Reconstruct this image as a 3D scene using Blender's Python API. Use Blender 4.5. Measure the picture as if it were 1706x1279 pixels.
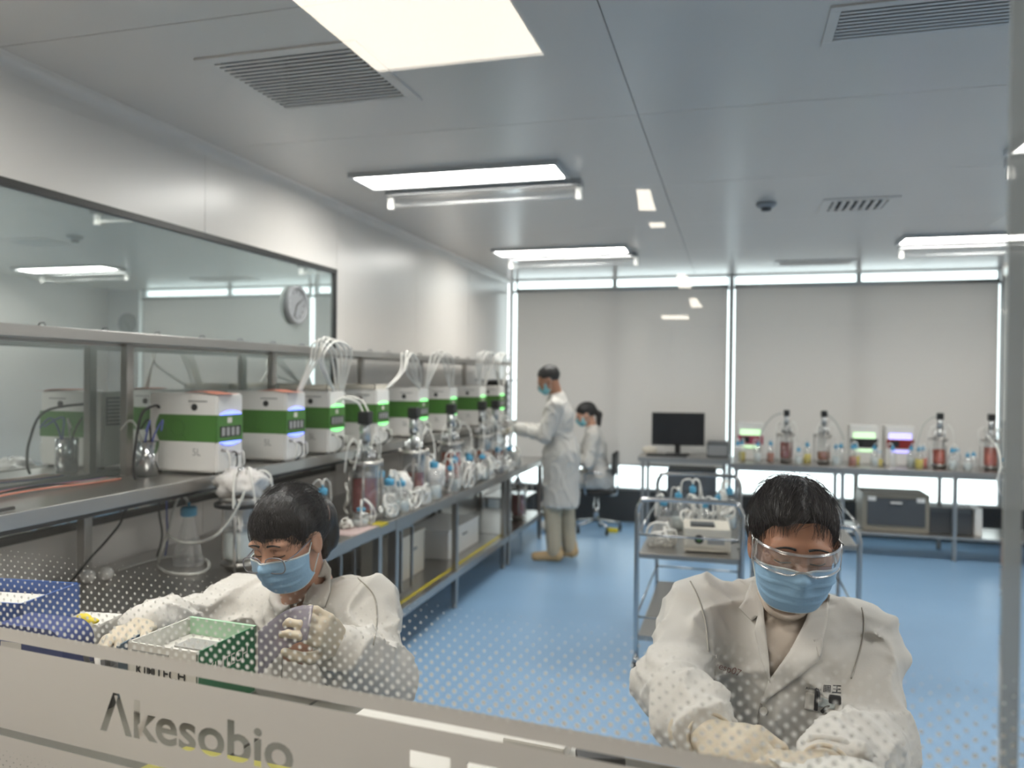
import bpy, bmesh, math, random
import numpy as np
from mathutils import Vector, Matrix
from mathutils.bvhtree import BVHTree

for o in list(bpy.data.objects): bpy.data.objects.remove(o, do_unlink=True)
SC = bpy.context.scene
COL = SC.collection
R = math.radians

# ---------------------------------------------------------------- camera
FPX, CX, CY = 1300.0, 853.0, 639.5          # focal length and centre in photo pixels (1706 x 1279)
CAM = Vector((0.0, 0.0, 1.65))
YAW, PITCH, ROLL = R(15.77), R(0.5), 0.0104
_f0 = Vector((-math.sin(YAW), math.cos(YAW), 0)); _r0 = Vector((math.cos(YAW), math.sin(YAW), 0)); _u0 = Vector((0, 0, 1))
FW = _f0*math.cos(PITCH) - _u0*math.sin(PITCH)
_u1 = _u0*math.cos(PITCH) + _f0*math.sin(PITCH)
RT = _r0*math.cos(ROLL) + _u1*math.sin(ROLL)
UP = _u1*math.cos(ROLL) - _r0*math.sin(ROLL)
cd = bpy.data.cameras.new('camera'); cam = bpy.data.objects.new('camera', cd); COL.objects.link(cam)
cam.matrix_world = Matrix(((RT.x, UP.x, -FW.x, CAM.x), (RT.y, UP.y, -FW.y, CAM.y), (RT.z, UP.z, -FW.z, CAM.z), (0, 0, 0, 1)))
cd.sensor_fit = 'HORIZONTAL'; cd.sensor_width = 36.0; cd.lens = 36.0*FPX/1706.0
cd.clip_start = 0.05; cd.clip_end = 200
cd.dof.use_dof = True; cd.dof.focus_distance = 1.40; cd.dof.aperture_fstop = 3.3
SC.camera = cam

# ---------------------------------------------------------------- world, exposure
W = bpy.data.worlds.new('daylight'); SC.world = W; W.use_nodes = True
W.node_tree.nodes['Background'].inputs[0].default_value = (0.93, 0.97, 1.0, 1)
W.node_tree.nodes['Background'].inputs[1].default_value = 2.6
vs = SC.view_settings
vs.view_transform = 'Standard'; vs.look = 'None'; vs.gamma = 1.0; vs.use_curve_mapping = False; vs.exposure = 0.40
PANEL_L = 24.0            # radiance of the room's ceiling light panels
CORR_L = 9.0             # radiance of the corridor's ceiling lights

# ---------------------------------------------------------------- pixel -> place
def ray(px, py): return FW + RT*((px-CX)/FPX) - UP*((py-CY)/FPX)
def P(px, py, F): return CAM + ray(px, py)*F
def PZ(px, py, z): d = ray(px, py); return CAM + d*((z-CAM.z)/d.z)
def PXP(px, py, X): d = ray(px, py); return CAM + d*((X-CAM.x)/d.x)
def PYP(px, py, Y): d = ray(px, py); return CAM + d*((Y-CAM.y)/d.y)
def to_px(p):
    v = Vector(p) - CAM; f = v.dot(FW)
    return (CX + FPX*v.dot(RT)/f, CY - FPX*v.dot(UP)/f)

# ---------------------------------------------------------------- materials
def lin(c):
    if isinstance(c, str): c = tuple(int(c[i:i+2], 16)/255 for i in (0, 2, 4))
    return tuple((x/12.92 if x <= .04045 else ((x+.055)/1.055)**2.4) for x in c)
MATS = {}
def mat(name, col, rough=.5, metal=0.0, var=0.0, vscale=8.0, bump=0.0, bscale=40.0, spec=.5, stretch=None, emit=0.0, sub=0.0, coat=0.0, sheen=0.0):
    m = bpy.data.materials.new(name); m.use_nodes = True; nt = m.node_tree; b = nt.nodes['Principled BSDF']
    c = lin(col)
    b.inputs['Base Color'].default_value = (*c, 1); b.inputs['Roughness'].default_value = rough
    b.inputs['Metallic'].default_value = metal; b.inputs['Specular IOR Level'].default_value = spec
    if coat: b.inputs['Coat Weight'].default_value = coat
    if sheen: b.inputs['Sheen Weight'].default_value = sheen
    if sub:
        b.inputs['Subsurface Weight'].default_value = sub; b.inputs['Subsurface Radius'].default_value = (.012, .005, .003); b.inputs['Subsurface Scale'].default_value = 1.0
    if emit: b.inputs['Emission Color'].default_value = (*c, 1); b.inputs['Emission Strength'].default_value = emit
    if var or bump:
        tc = nt.nodes.new('ShaderNodeTexCoord'); mp = nt.nodes.new('ShaderNodeMapping'); nt.links.new(tc.outputs['Object'], mp.inputs[0])
        if stretch: mp.inputs['Scale'].default_value = stretch
    if var:
        n = nt.nodes.new('ShaderNodeTexNoise'); n.inputs['Scale'].default_value = vscale; n.inputs['Detail'].default_value = 5
        nt.links.new(mp.outputs[0], n.inputs['Vector'])
        r = nt.nodes.new('ShaderNodeValToRGB')
        r.color_ramp.elements[0].position = .3; r.color_ramp.elements[1].position = .7
        r.color_ramp.elements[0].color = (*[x*(1-var) for x in c], 1); r.color_ramp.elements[1].color = (*[min(1, x*(1+var)) for x in c], 1)
        nt.links.new(n.outputs['Fac'], r.inputs[0]); nt.links.new(r.outputs[0], b.inputs['Base Color'])
    if bump:
        n = nt.nodes.new('ShaderNodeTexNoise'); n.inputs['Scale'].default_value = bscale; n.inputs['Detail'].default_value = 4
        nt.links.new(mp.outputs[0], n.inputs['Vector'])
        u = nt.nodes.new('ShaderNodeBump'); u.inputs['Strength'].default_value = bump; u.inputs['Distance'].default_value = .01
        nt.links.new(n.outputs['Fac'], u.inputs['Height']); nt.links.new(u.outputs[0], b.inputs['Normal'])
    MATS[name] = m; return m
def emis(name, col, s):
    m = bpy.data.materials.new(name); m.use_nodes = True; nt = m.node_tree
    b = nt.nodes['Principled BSDF']; b.inputs['Base Color'].default_value = (.8, .8, .8, 1)
    b.inputs['Emission Color'].default_value = (*lin(col), 1); b.inputs['Emission Strength'].default_value = s
    MATS[name] = m; return m
def thin_glass(name, tint=(1, 1, 1), refl=1.0, base=0.0, rough=.02, ior=1.45, haze=0.0):
    """clear thin sheet: straight-through transmission with a Fresnel mirror reflection, optional haze of diffuse"""
    m = bpy.data.materials.new(name); m.use_nodes = True; nt = m.node_tree; nt.nodes.clear()
    out = nt.nodes.new('ShaderNodeOutputMaterial'); t = nt.nodes.new('ShaderNodeBsdfTransparent'); g = nt.nodes.new('ShaderNodeBsdfGlossy')
    t.inputs[0].default_value = (*tint, 1); g.inputs['Roughness'].default_value = rough; g.inputs[0].default_value = (1, 1, 1, 1)
    lw = nt.nodes.new('ShaderNodeLayerWeight'); pw = nt.nodes.new('ShaderNodeMath'); pw.operation = 'POWER'; pw.inputs[1].default_value = 5.0
    f0 = ((ior-1)/(ior+1))**2; fr = nt.nodes.new('ShaderNodeMath'); fr.operation = 'MULTIPLY_ADD'; fr.inputs[1].default_value = 1-f0; fr.inputs[2].default_value = f0
    nt.links.new(lw.outputs['Facing'], pw.inputs[0]); nt.links.new(pw.outputs[0], fr.inputs[0])
    ma = nt.nodes.new('ShaderNodeMath'); ma.operation = 'MULTIPLY_ADD'; ma.inputs[1].default_value = refl; ma.inputs[2].default_value = base; ma.use_clamp = True
    mx = nt.nodes.new('ShaderNodeMixShader')
    nt.links.new(fr.outputs[0], ma.inputs[0]); nt.links.new(ma.outputs[0], mx.inputs[0])
    src = t.outputs[0]
    if haze:
        d = nt.nodes.new('ShaderNodeBsdfDiffuse'); d.inputs[0].default_value = (.9, .9, .9, 1)
        h = nt.nodes.new('ShaderNodeMixShader'); h.inputs[0].default_value = haze
        nt.links.new(t.outputs[0], h.inputs[1]); nt.links.new(d.outputs[0], h.inputs[2]); src = h.outputs[0]
    nt.links.new(src, mx.inputs[1]); nt.links.new(g.outputs[0], mx.inputs[2]); nt.links.new(mx.outputs[0], out.inputs[0])
    MATS[name] = m; return m
def translucent(name, col, transp=0.0, tl=.5, gloss=0.0):
    """cloth or film: part diffuse, part translucent, part straight through"""
    m = bpy.data.materials.new(name); m.use_nodes = True; nt = m.node_tree; nt.nodes.clear(); c = (*lin(col), 1)
    out = nt.nodes.new('ShaderNodeOutputMaterial'); d = nt.nodes.new('ShaderNodeBsdfDiffuse'); l = nt.nodes.new('ShaderNodeBsdfTranslucent'); t = nt.nodes.new('ShaderNodeBsdfTransparent')
    d.inputs[0].default_value = c; l.inputs[0].default_value = c
    a = nt.nodes.new('ShaderNodeMixShader'); a.inputs[0].default_value = tl; b = nt.nodes.new('ShaderNodeMixShader'); b.inputs[0].default_value = transp
    nt.links.new(d.outputs[0], a.inputs[1]); nt.links.new(l.outputs[0], a.inputs[2]); nt.links.new(a.outputs[0], b.inputs[1]); nt.links.new(t.outputs[0], b.inputs[2])
    last = b.outputs[0]
    if gloss:
        g = nt.nodes.new('ShaderNodeBsdfGlossy'); g.inputs['Roughness'].default_value = .15
        e = nt.nodes.new('ShaderNodeMixShader'); e.inputs[0].default_value = gloss
        nt.links.new(last, e.inputs[1]); nt.links.new(g.outputs[0], e.inputs[2]); last = e.outputs[0]
    nt.links.new(last, out.inputs[0]); MATS[name] = m; return m

mat('ceiling_panel', 'd0cac4', .26, 0, spec=.7, var=.02, vscale=.7)
mat('wall_panel', 'd6d2cd', .3, 0, spec=.55)
mat('wall_back', 'c9c8c6', .5)
mat('joint', '74777c', .7)
mat('dark_plinth', '3c4145', .55, var=.08, vscale=3)
mat('floor_vinyl', '8aafd2', .33, 0, var=.035, vscale=1.6, spec=.45)
mat('alu', 'b9bcbd', .32, .9)
mat('steel', 'b4b1ad', .3, .92, var=.10, vscale=2.2, bump=.03, bscale=12, stretch=(1, .12, 1))
mat('steel_dark', '6e7072', .38, .85)
mat('chrome', 'c4c6c8', .18, .95)
mat('black_frame', '17191b', .45)
mat('black_plastic', '1d1e20', .45, bump=.05, bscale=200)
mat('rubber', '232426', .7)
mat('white_plastic', 'e4e2de', .4)
mat('cream_plastic', 'd9d2c4', .45)
mat('grey_plastic', '8a8d90', .5)
mat('dark_grey', '4a4e52', .5)
mat('green_band', '457a2e', .45)
mat('blue_cap', '4f9fc4', .4)
mat('yellow', 'd9c62e', .5)
mat('orange_paper', 'dd8f78', .6)
mat('tubing', 'e6e4de', .35, coat=.2)
mat('tubing_grey', 'b9bab4', .3, coat=.3)
mat('medium_red', '8e2b24', .2, coat=.6)
mat('medium_orange', 'cf5636', .2, coat=.6)
mat('medium_amber', 'a5552f', .2, coat=.6)
mat('foil', 'd9dadb', .5, .25, bump=.8, bscale=28)
mat('bag_white', 'dcd8d4', .45, 0, bump=.7, bscale=30, coat=.3)
mat('bottle_liquid', 'cfd6d4', .15, coat=.5)
mat('bottle_yellow', 'ddc93a', .25, coat=.5)
mat('magenta_print', 'a8435f', .5)
mat('cable_blue', '49569a', .5)
mat('paper', 'd3d1cb', .7)
mat('table_white', '56544c', .5)
mat('olive_mat', '9a9440', .5)
mat('navy', '23366f', .5, bump=.05, bscale=150)
mat('blue_tray', '2b5296', .45)
mat('green_box', '1d6c45', .5)
mat('green_pale', 'a9cdb0', .5)
mat('ink', '202124', .6)
mat('ink_red', '8d6a68', .7)
mat('print_grey', '9a9a98', .6)
mat('screen_black', '25272a', .25)
mat('sticker', 'd8d4c8', .6)
emis('lamp_panel', 'fffdf6', PANEL_L)
emis('corridor_lamp', 'fff4e2', CORR_L)
mat('fixture_grey', 'b4b5b5', .5)
emis('led_blue', '2a4cff', 2.6)
emis('led_green', '2aff4a', 1.3)
emis('led_green_soft', 'a6e69a', .9)
emis('led_violet', '8f86ff', 1.2)
thin_glass('glass_front', (1, 1, 1), 1.0, 0, .0, 1.5)
thin_glass('glass_window', (.93, .98, .97), 1.0, 0, .0, 1.5)
thin_glass('glass_vessel', (.93, .94, .94), 2.2, .04, .05, 1.45, haze=.08)
thin_glass('clear_plastic', (.98, .98, .98), 2.0, .03, .06, 1.45, haze=.035)
thin_glass('goggle_frame', (.96, .96, .97), 4.0, .1, .12, 1.45, haze=.12)
translucent('blind_fabric', 'dcd7d3', 0.0, .34)
translucent('film_frost', 'dad4cd', 0.0, .55)
translucent('film_dot', 'f4f3ef', .05, .5)
translucent('purple_film', 'aaa4b4', .35, .4, .08)
mat('glove', 'c3b8a4', .55, bump=.06, bscale=120, sub=.1)
mat('skin', 'a87a62', .5, var=.06, vscale=30, sub=.12, bump=.04, bscale=300)
mat('skin_pale', 'bd917a', .5, var=.05, vscale=30, sub=.12, bump=.04, bscale=300)
mat('lip', 'a06555', .5)
mat('hair', '1b1a1c', .42, bump=.5, bscale=90, stretch=(1, 1, .12))
mat('hair_strand', '262124', .4)
mat('coat', 'cac7c1', .8, var=.015, vscale=6, bump=.05, bscale=260, sheen=.1)
mat('coat_seam', 'a9a59d', .85)
mat('shirt', 'bcb0a3', .85, bump=.06, bscale=200)
mat('mask_blue', '94bbdb', .7, bump=.10, bscale=160)
mat('mask_teal', '7fc0cc', .7)
mat('mask_edge', 'd5dfe2', .7)
mat('trousers', 'b9ae98', .8)
mat('trousers_dark', '3a3d44', .8)
mat('shoe', 'c4a67c', .7)
mat('spectacle_frame', '8c8a90', .3, .5)
mat('scrunchie', 'c79d8c', .7)
mat('pearl', 'ead9c8', .3)

# ---------------------------------------------------------------- objects and meshes
def tag(o, label=None, cat=None, group=None, kind=None):
    if label: o['label'] = label
    if cat: o['category'] = cat
    if group: o['group'] = group
    if kind: o['kind'] = kind
    return o
def thing(name, label, cat, loc=(0, 0, 0), rotz=0.0, group=None):
    o = bpy.data.objects.new(name, None); COL.objects.link(o); o.empty_display_size = .05
    o.location = loc; o.rotation_euler = (0, 0, rotz)
    return tag(o, label, cat, group)
def link(name, me, m, parent=None, loc=None):
    o = bpy.data.objects.new(name, me); COL.objects.link(o)
    if m is not None and not me.materials: me.materials.append(MATS[m] if isinstance(m, str) else m)
    if parent: o.parent = parent
    if loc is not None: o.location = loc
    return o
def dup(root, loc, rotz=None, label=None, group=None, scale=None):
    r = root.copy(); COL.objects.link(r); r.location = loc
    if rotz is not None: r.rotation_euler = (0, 0, rotz)
    if scale is not None: r.scale = (scale,)*3
    if label: r['label'] = label
    if group: r['group'] = group
    for ch in list(root.children):
        c = ch.copy(); COL.objects.link(c); c.parent = r
        for g in list(ch.children):
            d = g.copy(); COL.objects.link(d); d.parent = c
    return r

class MB:
    """collects boxes, tubes and lathes, then becomes ONE mesh object"""
    def __init__(s): s.v = []; s.f = []; s.sm = []
    def _add(s, vs_, fs_, smooth=False):
        n = len(s.v); s.v += [tuple(p) for p in vs_]; s.f += [tuple(i+n for i in f) for f in fs_]; s.sm += [smooth]*len(fs_); return s
    def box(s, a, b, bev=0.0):
        (x0, y0, z0), (x1, y1, z1) = [tuple(map(min, zip(a, b))), tuple(map(max, zip(a, b)))]
        if bev <= 0:
            return s._add([(x0, y0, z0), (x1, y0, z0), (x1, y1, z0), (x0, y1, z0), (x0, y0, z1), (x1, y0, z1), (x1, y1, z1), (x0, y1, z1)],
                          [(0, 3, 2, 1), (4, 5, 6, 7), (0, 1, 5, 4), (1, 2, 6, 5), (2, 3, 7, 6), (3, 0, 4, 7)])
        bev = min(bev, .49*min(x1-x0, y1-y0, z1-z0))
        bm = bmesh.new(); bmesh.ops.create_cube(bm, size=1)
        for q in bm.verts: q.co = Vector(((x0+x1)/2 + q.co.x*(x1-x0), (y0+y1)/2 + q.co.y*(y1-y0), (z0+z1)/2 + q.co.z*(z1-z0)))
        bmesh.ops.bevel(bm, geom=list(bm.edges), offset=bev, segments=2, affect='EDGES', profile=.6)
        bm.verts.ensure_lookup_table()
        s._add([q.co for q in bm.verts], [[q.index for q in f.verts] for f in bm.faces]); bm.free(); return s
    def obox(s, c, size, M=None, bev=0.0):
        t = MB().box([-x/2 for x in size], [x/2 for x in size], bev)
        M = M or Matrix.Identity(3)
        return s._add([Vector(c) + M @ Vector(p) for p in t.v], t.f)
    def cyl(s, a, b, r0, r1=None, n=16, cap=True):
        a = Vector(a); b = Vector(b); r1 = r0 if r1 is None else r1
        d = (b-a).normalized(); u = d.orthogonal().normalized(); w = d.cross(u)
        vs_ = []
        for c, r in ((a, r0), (b, r1)):
            for i in range(n): t = 2*math.pi*i/n; vs_.append(c + (u*math.cos(t) + w*math.sin(t))*r)
        k = len(s.v)
        s._add(vs_, [(i, (i+1) % n, n+(i+1) % n, n+i) for i in range(n)], True)
        if cap: s.f += [tuple(k+i for i in reversed(range(n))), tuple(k+n+i for i in range(n))]; s.sm += [False, False]
        return s
    def lathe(s, prof, c=(0, 0, 0), n=20, axis=None):
        c = Vector(c); vs_ = []; fs_ = []
        for r, z in prof:
            for i in range(n): t = 2*math.pi*i/n; vs_.append(c + Vector((r*math.cos(t), r*math.sin(t), z)))
        for j in range(len(prof)-1):
            for i in range(n): fs_.append((j*n+i, j*n+(i+1) % n, (j+1)*n+(i+1) % n, (j+1)*n+i))
        k = len(s.v); s._add(vs_, fs_, True)
        if prof[0][0] > 1e-5: s.f.append(tuple(k+i for i in reversed(range(n)))); s.sm.append(False)
        if prof[-1][0] > 1e-5: s.f.append(tuple(k+(len(prof)-1)*n+i for i in range(n))); s.sm.append(False)
        return s
    def tube(s, pts, r, n=8, smooth_pts=0, closed=False, r1=None):
        pts = [Vector(p) for p in pts]
        if smooth_pts: pts = spline(pts, smooth_pts, closed)
        N = len(pts); vs_ = []; fs_ = []; u = None
        for i, p in enumerate(pts):
            d = (pts[(i+1) % N] - pts[i-1]) if closed else (pts[min(i+1, N-1)] - pts[max(i-1, 0)])
            d.normalize()
            u = d.orthogonal().normalized() if u is None else (u - d*u.dot(d)).normalized()
            w = d.cross(u); rr = r if r1 is None else r + (r1-r)*i/(N-1)
            for k in range(n): t = 2*math.pi*k/n; vs_.append(p + (u*math.cos(t) + w*math.sin(t))*rr)
        for i in range(N if closed else N-1):
            j = (i+1) % N
            for k in range(n): fs_.append((i*n+k, i*n+(k+1) % n, j*n+(k+1) % n, j*n+k))
        q = len(s.v); s._add(vs_, fs_, True)
        if not closed: s.f += [tuple(q+i for i in reversed(range(n))), tuple(q+(N-1)*n+i for i in range(n))]; s.sm += [False, False]
        return s
    def ball(s, c, r, n=14, sc=(1, 1, 1), M=None):
        m = n//2; prof = []; c = Vector(c); M = M or Matrix.Identity(3); vs_ = [c + M @ Vector((0, 0, -r*sc[2]))]; fs_ = []
        for j in range(1, m):
            t = math.pi*j/m
            for i in range(n): a = 2*math.pi*i/n; vs_.append(c + M @ Vector((r*sc[0]*math.sin(t)*math.cos(a), r*sc[1]*math.sin(t)*math.sin(a), -r*sc[2]*math.cos(t))))
        vs_.append(c + M @ Vector((0, 0, r*sc[2]))); L = len(vs_)-1
        for i in range(n):
            fs_.append((0, 1+(i+1) % n, 1+i)); fs_.append((L, 1+(m-2)*n+i, 1+(m-2)*n+(i+1) % n))
            for j in range(m-2): fs_.append((1+j*n+i, 1+j*n+(i+1) % n, 1+(j+1)*n+(i+1) % n, 1+(j+1)*n+i))
        return s._add(vs_, fs_, True)
    def grid(s, rows, smooth=True, flip=False):
        n = len(rows[0]); vs_ = [p for r in rows for p in r]; fs_ = []
        for j in range(len(rows)-1):
            for i in range(n-1):
                f = (j*n+i, j*n+i+1, (j+1)*n+i+1, (j+1)*n+i); fs_.append(f[::-1] if flip else f)
        return s._add(vs_, fs_, smooth)
    def mesh(s, name, off=None):
        me = bpy.data.meshes.new(name)
        vv = s.v if off is None else [(p[0]-off[0], p[1]-off[1], p[2]-off[2]) for p in s.v]
        me.from_pydata(vv, [], s.f); me.polygons.foreach_set('use_smooth', s.sm); me.update(); return me
    def build(s, name, m, parent=None, off=None, solid=0.0):
        if off is None and parent is not None and getattr(s, 'world', False): off = parent.location
        o = link(name, s.mesh(name, off), m, parent)
        if solid: md = o.modifiers.new('solidify', 'SOLIDIFY'); md.thickness = solid; md.offset = 0
        return o
def WB():
    b = MB(); b.world = True; return b          # coordinates in the room; parent sits unrotated
def spline(pts, k=6, closed=False):
    out = []; N = len(pts)
    for i in range(N if closed else N-1):
        g = (lambda j: pts[j % N]) if closed else (lambda j: pts[max(0, min(N-1, j))])
        p0, p1, p2, p3 = g(i-1), g(i), g(i+1), g(i+2)
        for q in range(k):
            t = q/k
            out.append(.5*((2*p1) + (p2-p0)*t + (2*p0-5*p1+4*p2-p3)*t*t + (3*p1-p0-3*p2+p3)*t**3))
    if not closed: out.append(pts[-1])
    return out
def struct(name, mb, m, parent=None):
    o = mb.build(name, m, parent)
    if not parent: o['kind'] = 'structure'
    return o
FONT_CACHE = {}
def text_mesh(txt, size=1.0, bold=0.0):
    """flat lettering as a mesh, origin at left baseline"""
    cu = bpy.data.curves.new('lettering', 'FONT'); cu.body = txt; cu.size = size; cu.resolution_u = 4; cu.offset = bold
    o = bpy.data.objects.new('lettering', cu); COL.objects.link(o)
    bpy.context.view_layer.update()
    me = bpy.data.meshes.new_from_object(o.evaluated_get(bpy.context.evaluated_depsgraph_get()))
    bpy.data.objects.remove(o); bpy.data.curves.remove(cu); return me
# ================================================================ the room
XL, XR, YB, H = -2.6, 3.2, 9.0, 2.82
GA = R(5.4)                                   # the glass front runs a little askew of the back wall
GO = P(853, 639.5, .80); GO.z = 0
GX = Vector((math.cos(GA), -math.sin(GA), 0)); GN = Vector((math.sin(GA), math.cos(GA), 0))
def gp(s, z, d=0.0): return GO + GX*s + Vector((0, 0, z)) + GN*d
def on_glass(px, py):
    d = ray(px, py); t = (GO-CAM).dot(GN)/d.dot(GN); q = CAM + d*t; return ((q-GO).dot(GX), q.z)
SL = -2.39; SR = 3.43                          # span of the glass front along itself

fl = MB(); q = [gp(SL-.1, 0), gp(SR+.1, 0), Vector((XR+.1, YB+.1, 0)), Vector((XL-.1, YB+.1, 0))]
fl._add([(p.x, p.y, -.1) for p in q] + [(p.x, p.y, 0) for p in q], [(0, 3, 2, 1), (4, 5, 6, 7), (0, 1, 5, 4), (1, 2, 6, 5), (2, 3, 7, 6), (3, 0, 4, 7)]); struct('floor', fl, 'floor_vinyl')
VENTS = [(-1.60, 2.76, .66, .60, .05), (.95, 2.76, 1.34, .30, .035), (.78, 5.59, .46, .42, .06), (.77, 8.24, .76, .34, .05)]      # x, y, width, depth, frame
def slab(x0, x1, y0, y1, z0, z1):
    """flat board with the grille openings left out"""
    ho = [(x-w/2+f, x+w/2-f, y-d/2+f, y+d/2-f) for (x, y, w, d, f) in VENTS]
    X = sorted({x0, x1} | {v for h in ho for v in h[:2] if x0 < v < x1}); Y = sorted({y0, y1} | {v for h in ho for v in h[2:] if y0 < v < y1})
    full = {(i, j) for i in range(len(X)-1) for j in range(len(Y)-1) if not any(h[0] < (X[i]+X[i+1])/2 < h[1] and h[2] < (Y[j]+Y[j+1])/2 < h[3] for h in ho)}
    b = MB(); n = len(Y); m_ = len(X)*n; V = [(x, y, z0) for x in X for y in Y] + [(x, y, z1) for x in X for y in Y]; F = []
    for (i, j) in full:
        a, c_, d, e = i*n+j, (i+1)*n+j, (i+1)*n+j+1, i*n+j+1; F += [(a, e, d, c_), (a+m_, c_+m_, d+m_, e+m_)]
        for (di, dj, p, q_) in ((-1, 0, e, a), (1, 0, c_, d), (0, -1, a, c_), (0, 1, d, e)):
            if (i+di, j+dj) not in full: F.append((p, q_, q_+m_, p+m_))
    used = sorted({v for f in F for v in f}); mp = {v: k for k, v in enumerate(used)}; b._add([V[v] for v in used], [tuple(mp[v] for v in f) for f in F]); return b

# ceiling: a deck with separate panels hung below it, 4 mm joints
c = slab(XL-.1, XR+.1, .2, YB+.1, H+.004, H+.1); ceil = struct('ceiling', c, 'joint')
xs = [XL, -.415, 1.8, XR]; ys = [.45, .93, 2.20, 3.47, 4.74, 6.01, 7.28, 8.55, YB]
for i in range(3):
    for j in range(len(ys)-1):
        b = slab(xs[i]+.002, xs[i+1]-.002, ys[j]+.002, ys[j+1]-.002, H-.006, H+.006); b.build('ceiling_panel', 'ceiling_panel', ceil)

# left wall: panels round a long interior window, cove at the top
wl = MB(); wl.box((XL-.12, 1.0, 0), (XL-.03, YB, H)); wall_l = struct('wall_left', wl, 'joint')
WZ0, WZ1, WY0, WY1 = 1.0, 2.37, 1.0, 4.79
py_ = [1.0, 2.03, 3.41, 4.79, 6.17, 7.55, YB]
for j in range(6):
    for (z0, z1) in (((0, WZ0), (WZ1, H)) if j < 3 else ((0, H),)):
        b = MB(); b.box((XL-.03, py_[j]+.002, z0), (XL, py_[j+1]-.002, z1)); b.build('wall_panel', 'wall_panel', wall_l)
cv = MB(); rows = []
for i in range(7):
    t = math.pi/2*i/6; rows.append([(XL+.05-.05*math.cos(t), y, H-.05+.05*math.sin(t)-.006) for y in (.95, YB)])
cv.grid(rows); struct('trim_1', cv, 'wall_panel')
w = thing('window_1', None, None, (XL, (WY0+WY1)/2, WZ0)); w['kind'] = 'structure'
m = bpy.data.materials.new('window_mirror_film'); m.use_nodes = True; nt = m.node_tree; nt.nodes.clear()
out = nt.nodes.new('ShaderNodeOutputMaterial'); g = nt.nodes.new('ShaderNodeBsdfGlossy'); d = nt.nodes.new('ShaderNodeBsdfDiffuse'); mx = nt.nodes.new('ShaderNodeMixShader')
g.inputs[0].default_value = (.86, .92, .90, 1); g.inputs['Roughness'].default_value = .012; d.inputs[0].default_value = (.36, .41, .40, 1); mx.inputs[0].default_value = .60
nt.links.new(d.outputs[0], mx.inputs[1]); nt.links.new(g.outputs[0], mx.inputs[2]); nt.links.new(mx.outputs[0], out.inputs[0]); MATS['window_mirror_film'] = m
b = WB(); b.box((XL-.025, WY0, WZ0), (XL-.012, WY1, WZ1)); b.build('glass_pane', 'window_mirror_film', w)
b = WB()
b.box((XL-.012, WY0, WZ1-.03), (XL+.004, WY1, WZ1)); b.box((XL-.012, WY1-.03, WZ0), (XL+.004, WY1, WZ1)); b.box((XL-.012, WY0, WZ0), (XL+.004, WY1, WZ0+.03)); b.box((XL-.012, WY0, WZ0), (XL+.004, WY0+.03, WZ1))
b.build('window_frame', 'black_frame', w)

# back wall: plinth, window band with roller blinds, clear strips above and below them
BX1 = 2.62
b = MB(); b.box((XL, YB, 0), (XR, YB+.15, .36)); wall_b = struct('wall_back', b, 'dark_plinth')
b = MB(); b.box((BX1+.06, YB-.02, .36), (XR, YB+.15, H)); b.build('wall_pier', 'wall_back', wall_b)
b = MB(); b.box((XL-.1, YB, 2.80), (XR, YB+.15, H)); b.build('lintel', 'wall_back', wall_b)
w2 = thing('window_2', None, None, (0, YB, .36)); w2['kind'] = 'structure'
b = WB(); b.box((XL, YB+.10, .36), (BX1+.06, YB+.108, 2.80)); b.build('glass_pane', 'glass_window', w2)
mull = [XL+.02, -1.33, -.02, 1.29, BX1+.04]
for x in mull:
    b = WB(); b.box((x-.025, YB+.06, .36), (x+.025, YB+.10, 2.80)); b.build('mullion', 'alu', w2)
b = WB(); b.box((XL, YB+.05, 2.66), (BX1+.06, YB+.11, 2.69)); b.box((XL, YB+.03, .36), (BX1+.06, YB+.12, .385)); b.build('transom', 'alu', w2)
BZ0, BZ1 = .66, 2.68
for k, (x0, x1) in enumerate(((-2.48, -.06), (.02, BX1-.03))):
    t = thing('roller_blind', ['pale grey roller blind hanging behind the standing worker', 'pale grey roller blind hanging behind the bench of small reactors'][k], 'blind', ((x0+x1)/2, YB-.03, BZ0), 0, 'roller blinds of the back window')
    b = WB(); b.box((x0, YB-.032, BZ0), (x1, YB-.030, BZ1)); b.build('fabric', 'blind_fabric', t)
    b = WB(); b.cyl((x0, YB-.031, BZ0), (x1, YB-.031, BZ0), .012, n=10); b.build('bottom_bar', 'alu', t)
    b = WB(); b.cyl((x0, YB-.03, BZ1), (x1, YB-.03, BZ1), .022, n=12); b.build('roller_tube', 'alu', t)
    for x in (x0, x1): b = WB(); b.box((x-.006, YB-.06, BZ1-.03), (x+.006, YB, BZ1+.13)); b.build('bracket', 'grey_plastic', t)
# right wall
b = MB(); b.box((XR, .46, 0), (XR+.1, YB, H)); struct('wall_right', b, 'wall_panel')
b = MB(); b.box((XR-.012, .5, 0), (XR, YB, .1)); struct('baseboard_right', b, 'dark_plinth')
b = MB(); b.box((XL, 1.03, 0), (XL+.012, YB, .1)); struct('baseboard_left', b, 'dark_plinth')

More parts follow.
